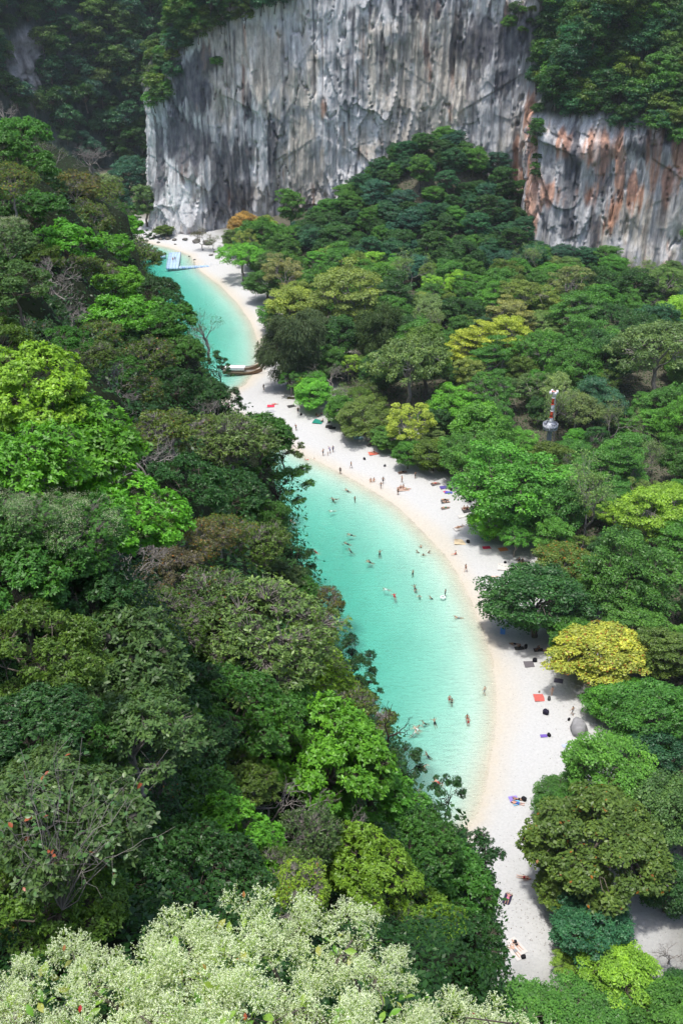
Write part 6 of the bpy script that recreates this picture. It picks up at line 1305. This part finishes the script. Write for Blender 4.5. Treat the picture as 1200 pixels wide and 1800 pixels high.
# px, py of feet / seat / waterline, pose, turn, skin, garments, hair, label
PEOPLE = [
 (880, 1697, 'walk', 2.9, 'r', 'trunks', (0.14, 0.06, 0.05), 'person in dark red shorts walking on the nearest sand'),
 (969, 1223, 'stand', 0.4, 'l', 'brief', (0.6, 0.4, 0.3), 'person standing beside the red checked mat'),
 (1005, 1257, 'walk', 0.8, 'm', 'trunks', GR, 'person in pale shorts walking by the boulder'),
 (921, 1544, 'lie', -1.85, 'l', 'bikini', (0.3, 0.02, 0.03), 'person in a red bikini lying on bare sand under olive leaves'),
 (892, 1580, 'lie_up', -0.4, 'm', 'bikini', PK, 'person in pink lying on the dark mat'),
 (907, 1662, 'lie', 0.6, 'l', 'bikini', K, 'person in black lying on the patterned blanket'),
 (904, 1672, 'lie_up', 0.55, 'l', 'trunks', GR, 'person lying on the reddish towel'),
 (857, 1617, 'sit', 1.0, 'l', 'brief', PK, 'person half hidden by the dark bush on near sand'),
 (908, 1413, 'lie', 1.3, 'r', 'trunks', BL, 'sunbather in blue on the sky blue towel'),
 (911, 1406, 'lie_up', 1.4, 'm', 'bikini', K, 'sunbather in black on the violet towel'),
 (984, 1178, 'lie', 1.6, 'l', 'bikini', PK, 'person lying on the bright pink towel'),
 (903, 1133, 'lie', 1.4, 'd', 'trunks', K, 'dark-clad person lying in the tree shade'),
 (913, 1140, 'sit', 0.7, 'd', 'shirt', K, 'person in black sitting on the shaded towel'),
 (946, 1142, 'sit', 2.2, 'd', 'shirt', K, 'person in black sitting deep in the shade'),
 (961, 1145, 'lie', 1.5, 'r', 'trunks', K, 'sunburnt person lying deep in the shade'),
 (850.6, 1222, 'walk', 0.9, 'l', 'trunks', GR, 'person in grey shorts wading out of the shallows'),
 (789, 1237, 'stand', 0.2, 'r', 'trunks', RD, 'person in red shorts standing waist deep'),
 (793, 1242, 'stand', 2.9, 'm', 'bikini', K, 'person in black standing close to the one in red shorts'),
 (820, 1270, 'stand', 3.0, 'm', 'bikini', RD, 'person with dark hair in the shallow couple, farther one'),
 (822, 1277, 'stand', 0.1, 'r', 'trunks', RD, 'person in red in the shallow couple, nearer one'),
 (762.6, 1264, 'tread', 0.3, 'm', 'trunks', K, 'lone bather between the swimmers and the red pair'),
 (743, 1268, 'tread', 2.0, 'm', 'trunks', K, 'swimmer at the edge of the group of four'),
 (736, 1275, 'tread', 3.5, 'l', 'trunks', W, 'swimmer in the middle of the group of four'),
 (727, 1278, 'swim', 1.0, 'l', 'trunks', W, 'swimmer on the hill side of the group of four'),
 (730, 1285, 'tread', 5.0, 'l', 'shirt', W, 'swimmer in white nearest the bank in the group of four'),
 (749, 1324, 'tread', 1.2, 'd', 'trunks', K, 'dark-haired swimmer alone below the group of four'),
 (747, 1345, 'tread', 4.0, 'l', 'trunks', RD, 'swimmer with arms spread near the windblown tree'),
 (764, 1371, 'swim', 1.0, 'r', 'trunks', RD, 'red-clad swimmer almost hidden by the windblown tree'),
 (656, 1226, 'swim', -1.6, 'l', 'trunks', K, 'swimmer stretched out beside the hanging dark tree'),
 (800, 1084, 'swim', 1.6, 'm', 'trunks', GR, 'swimmer lying flat in the pale shallows'),
 (782, 1049, 'stand', 1.2, 'd', 'shirt', (0.04, 0.15, 0.18), 'person in dark teal wading beside a white float'),
 (755.6, 1048, 'tread', 2.0, 'm', 'trunks', K, 'bather below the wader with the float'),
 (737, 1047, 'tread', 3.0, 'l', 'shirt', W, 'bather in a white shirt'),
 (731, 1036, 'tread', 3.3, 'l', 'shirt', (0.45, 0.5, 0.55), 'bather in pale blue above the white shirt'),
 (728, 1029, 'tread', 0.3, 'd', 'trunks', K, 'dark-haired bather above the pale blue one'),
 (725, 1015, 'stand', 1.0, 'm', 'trunks', K, 'person wading alone in mid lagoon'),
 (675, 1035, 'swim', 1.5, 'l', 'shirt', W, 'white-clad swimmer floating in mid lagoon'),
 (692, 1044, 'swim', 0.2, 'r', 'shirt', RD, 'swimmer in red in mid lagoon'),
 (739, 959, 'tread', 0.5, 'm', 'trunks', K, 'topmost bather of the ring of four'),
 (733, 968, 'tread', 1.7, 'd', 'trunks', K, 'bather on the hill side of the ring of four'),
 (743.6, 974, 'tread', 3.1, 'm', 'trunks', (0.1, 0.2, 0.3), 'lowest bather of the ring of four'),
 (753.6, 969, 'tread', 4.4, 'd', 'trunks', K, 'bather on the beach side of the ring of four'),
 (667, 968, 'tread', 0.0, 'd', 'trunks', K, 'lone swimmer with dark hair in green water'),
 (645, 986, 'swim', 1.2, 'm', 'trunks', K, 'swimmer on the hill side of a close pair'),
 (649, 985, 'tread', 2.0, 'd', 'trunks', K, 'swimmer on the beach side of a close pair'),
 (612, 939, 'swim', 1.5, 'm', 'trunks', K, 'highest swimmer of three near the open-limbed tree'),
 (606, 954, 'swim', 1.2, 'd', 'trunks', K, 'middle swimmer of three near the open-limbed tree'),
 (614, 965, 'tread', 1.2, 'd', 'trunks', K, 'lowest swimmer of three near the open-limbed tree'),
 (552, 968, 'swim', 0.9, 'l', 'shirt', RD, 'swimmer in red beside the jutting windblown tree'),
 (510, 914, 'swim', 0.9, 'l', 'trunks', W, 'swimmer close under the open-limbed tree'),
 (607.5, 860, 'swim', 0.9, 'm', 'trunks', K, 'swimmer splashing near the middle waterline'),
 (583, 875, 'tread', 0.9, 'd', 'trunks', K, 'bather in the pair off the middle beach'),
 (586, 877, 'swim', 2.0, 'm', 'trunks', K, 'swimmer in the pair off the middle beach'),
 (623.5, 884, 'stand', 2.0, 'd', 'trunks', K, 'dark figure standing in green water off the middle beach'),
 (580, 898, 'swim', 2.0, 'l', 'shirt', W, 'white-clad swimmer off the middle beach'),
 (537, 807, 'swim', 1.6, 'l', 'trunks', RD, 'swimmer at the narrow head of the lower lagoon'),
 (553, 806, 'tread', 1.6, 'm', 'trunks', K, 'bather at the narrow head of the lower lagoon'),
 (598, 833, 'stand', 2.5, 'd', 'shirt', K, 'person in dark clothes standing at the waterline'),
 (617, 823, 'walk', 2.2, 'm', 'trunks', GR, 'person in pale shorts walking on wet sand'),
 (568, 801, 'arms', 1.0, 'm', 'trunks', K, 'person in dark shorts standing by a group of playing children'),
 (576, 801, 'stand', 2.0, 'm', 'trunks', GR, 'child standing at the waterline group'),
 (580, 797, 'bend', 1.0, 'l', 'shirt', (0.3, 0.25, 0.45), 'person in lilac stooping in the waterline group'),
 (585, 795, 'stand', 4.0, 'm', 'shirt', (0.25, 0.25, 0.4), 'person in violet standing in the waterline group'),
 (669, 859, 'walk', 3.4, 'm', 'trunks', GR, 'person walking along wet sand, nearer of two'),
 (673, 850, 'walk', 3.2, 'd', 'trunks', K, 'person walking along wet sand, farther of two'),
 (657, 846, 'sit', 2.8, 'l', 'brief', YL, 'person sitting on wet sand, inland of two'),
 (651, 847, 'sit', 3.2, 'l', 'brief', (0.5, 0.35, 0.2), 'person sitting on wet sand, seaward of two'),
 (706, 848, 'arms', 2.0, 'm', 'trunks', (0.3, 0.2, 0.15), 'person standing above the sitting party'),
 (699, 870, 'stand', 0.8, 'm', 'bikini', K, 'person standing below the sitting party'),
 (704, 859, 'sit', 0.8, 'l', 'brief', K, 'seaward sitter of the party on the tan towel'),
 (709, 857, 'sit', 2.0, 'm', 'brief', RD, 'middle sitter of the party on the tan towel'),
 (714, 860, 'lie', 1.6, 'l', 'trunks', (0.3, 0.3, 0.2), 'lying member of the party on the tan towel'),
 (729.5, 841, 'stand', 1.0, 'd', 'trunks', K, 'dark figure standing by the leaning trunk'),
 (707, 830, 'lie', 1.9, 'm', 'trunks', K, 'person lying on the brown towel'),
 (657, 796, 'sit_legs', 1.6, 'm', 'brief', K, 'person sitting on the coral red towel'),
 (660, 797, 'lie', 1.6, 'l', 'bikini', RD, 'person lying on the coral red towel'),
 (646, 777, 'stand', 1.0, 'm', 'shirt', W, 'person in a white shirt by the bushes'),
 (652, 783, 'sit', 1.0, 'd', 'trunks', K, 'person sitting on the towel below the one in white'),
 (662, 780, 'stand', 1.0, 'd', 'shirt', K, 'person in black standing against the bushes'),
 (611, 764, 'lie', 1.4, 'd', 'trunks', K, 'person reclining on the dark towel'),
 (614, 762, 'sit', 1.4, 'd', 'shirt', GR, 'person sitting on the dark towel'),
 (463.6, 686, 'stand', 1.0, 'd', 'shirt', K, 'lone dark figure on the sand spit near the boats'),
 (483, 711, 'lie', 1.5, 'r', 'trunks', RD, 'person lying beside the scarlet towel'),
 (523.6, 727, 'stand', 0.0, 'd', 'shirt', K, 'bather in a long black top on the upper beach'),
 (499, 743, 'sit_legs', 1.5, 'l', 'bikini', RD, 'person sitting at the spur tree on the upper beach'),
 (512, 762, 'walk', 2.5, 'd', 'shirt', K, 'dark figure walking near the spur tree, nearer one'),
 (520.6, 757, 'bend', 0.5, 'd', 'trunks', K, 'dark figure stooping near the spur tree'),
 (567.6, 742, 'sit', 1.5, 'd', 'shirt', K, 'person sitting at the edge of the teal mat'),
 (556, 731, 'sit', 3.5, 'd', 'shirt', K, 'seaward sitter in the group under the small bright tree'),
 (561, 732, 'sit', 2.0, 'm', 'shirt', GR, 'middle sitter in the group under the small bright tree'),
 (566, 730, 'sit', 1.0, 'd', 'trunks', BL, 'inland sitter in the group under the small bright tree'),
 (764, 850, 'lie', 1.7, 'm', 'trunks', RD, 'person lying on the dark towel near the leaning trunk'),
 (781, 879, 'lie', 1.6, 'm', 'trunks', K, 'person reclining on the charcoal towel, farther one'),
 (783, 883, 'lie', 1.6, 'l', 'bikini', K, 'person reclining on the charcoal towel, nearer one'),
 (782, 893, 'lie', 1.7, 'm', 'trunks', GN, 'person lying on the narrow brown-grey towel'),
 (815, 895, 'sit_legs', -1.5, 'm', 'brief', RD, 'person sitting with legs out on the brown towel'),
 (821, 896, 'sit', 1.0, 'd', 'shirt', K, 'person in black sitting by the big bright tree'),
 (789, 860, 'sit', 1.0, 'd', 'shirt', K, 'person sitting in the clothes heap'),
 (805, 928, 'lie', 1.9, 'l', 'bikini', K, 'sunbather on the grey patterned towel, seaward one'),
 (810, 926, 'lie_knees', 1.9, 'm', 'trunks', GR, 'sunbather on the grey patterned towel, inland one'),
 (800, 975, 'sit_legs', 1.75, 'l', 'bikini', RD, 'person sitting with legs stretched towards the water'),
 (818, 1005, 'walk', 2.2, 'l', 'bikini', K, 'person in a black bikini walking on wet sand'),
 (897, 953, 'sit', 1.8, 'l', 'shirt', YL, 'person in yellow sitting on the dark mat'),
 (912, 987, 'sit', 1.0, 'd', 'shirt', K, 'seaward sitter of two at the wood edge'),
 (918, 988, 'sit', 2.0, 'd', 'shirt', K, 'inland sitter of two at the wood edge'),
 (868, 1015, 'lie', 1.7, 'l', 'bikini', W, 'pale person lying on the lilac towel'),
 (865, 1022, 'lie_knees', 1.6, 'm', 'trunks', GR, 'person lying on the grey towel by the dark glossy tree'),
 (304.5, 460, 'stand', 0.5, 'm', 'shirt', RD, 'person in red on the pontoon'),
 (308.5, 459, 'stand', 0.8, 'd', 'shirt', K, 'person in black on the pontoon'),
]
UNDER = ('tread', 'swim')
for k, (px, py, pose, rz, sk, gar, gc, lab) in enumerate(PEOPLE):
    P = POSE[pose]
    if pose in UNDER: p = at_z(px, py, 0.1); z = 0.0
    elif 'pontoon' in lab: p = at_z(px, py, 0.42); z = 0.42
    else:
        p = on_ground(px, py); z = p[2]
        if pose in ('lie', 'lie_up', 'lie_knees', 'sit', 'sit_legs'): z += 0.05
    o = obj('person', P['body']); o.location = (p[0], p[1], z); s = (0.66 if 'child' in lab and 'children' not in lab else random.uniform(1.05, 1.14)); o.scale = (s, s, s); o.rotation_euler = (0, 0, rz); o.color = (*SKIN[sk], 1)
    tag(o, lab, 'person', 'people on the beach and in the water')
    parts = dict(trunks=['trunks'], brief=['brief'], bikini=['brief', 'bra'], shirt=['shirt', 'trunks'])[gar]
    for g_ in parts:
        if P[g_] is None: continue
        c = obj({'trunks': 'swim_shorts', 'brief': 'swim_brief', 'bra': 'bikini_top', 'shirt': 'shirt'}[g_], P[g_], None, o); c.color = (*(gc if not (gar == 'shirt' and g_ == 'trunks') else tuple(q * 0.5 + 0.01 for q in gc)), 1)
    if P['hair'] is not None:
        c = obj('hair', P['hair'], None, o); c.color = (*[(0.018, 0.013, 0.010), (0.05, 0.03, 0.018), (0.02, 0.015, 0.012), (0.16, 0.10, 0.05)][k % 4], 1)
# white float next to the wader
m = MB(); a = np.linspace(0, 2 * math.pi, 17); m.tube(np.stack([0.42 * np.cos(a), 0.42 * np.sin(a), 0 * a + 0.05], 1), 0.13, 8, False); o = m.build('swim_ring', M_white, None, True); o.location = tuple(at_z(778, 1050, 0)); tag(o, 'white inflatable ring floating beside the wader in teal', 'float')
# ---------------------------------------------------------------- sea haze in the air
hb = MB(); hb.box((0, 1000, 95.0), (6400, 8400, 210)); hz = hb.build('haze', None); hm = bpy.data.materials.new('haze'); hm.use_nodes = True
hn = hm.node_tree; hn.nodes.remove(hn.nodes['Principled BSDF']); pv = hn.nodes.new('ShaderNodeVolumePrincipled'); pv.inputs['Color'].default_value = (0.86, 0.92, 1.0, 1); pv.inputs['Density'].default_value = 0.00006; pv.inputs['Anisotropy'].default_value = 0.2
hn.links.new(pv.outputs[0], hn.nodes['Material Output'].inputs['Volume']); hz.data.materials.append(hm); tag(hz, kind='stuff')
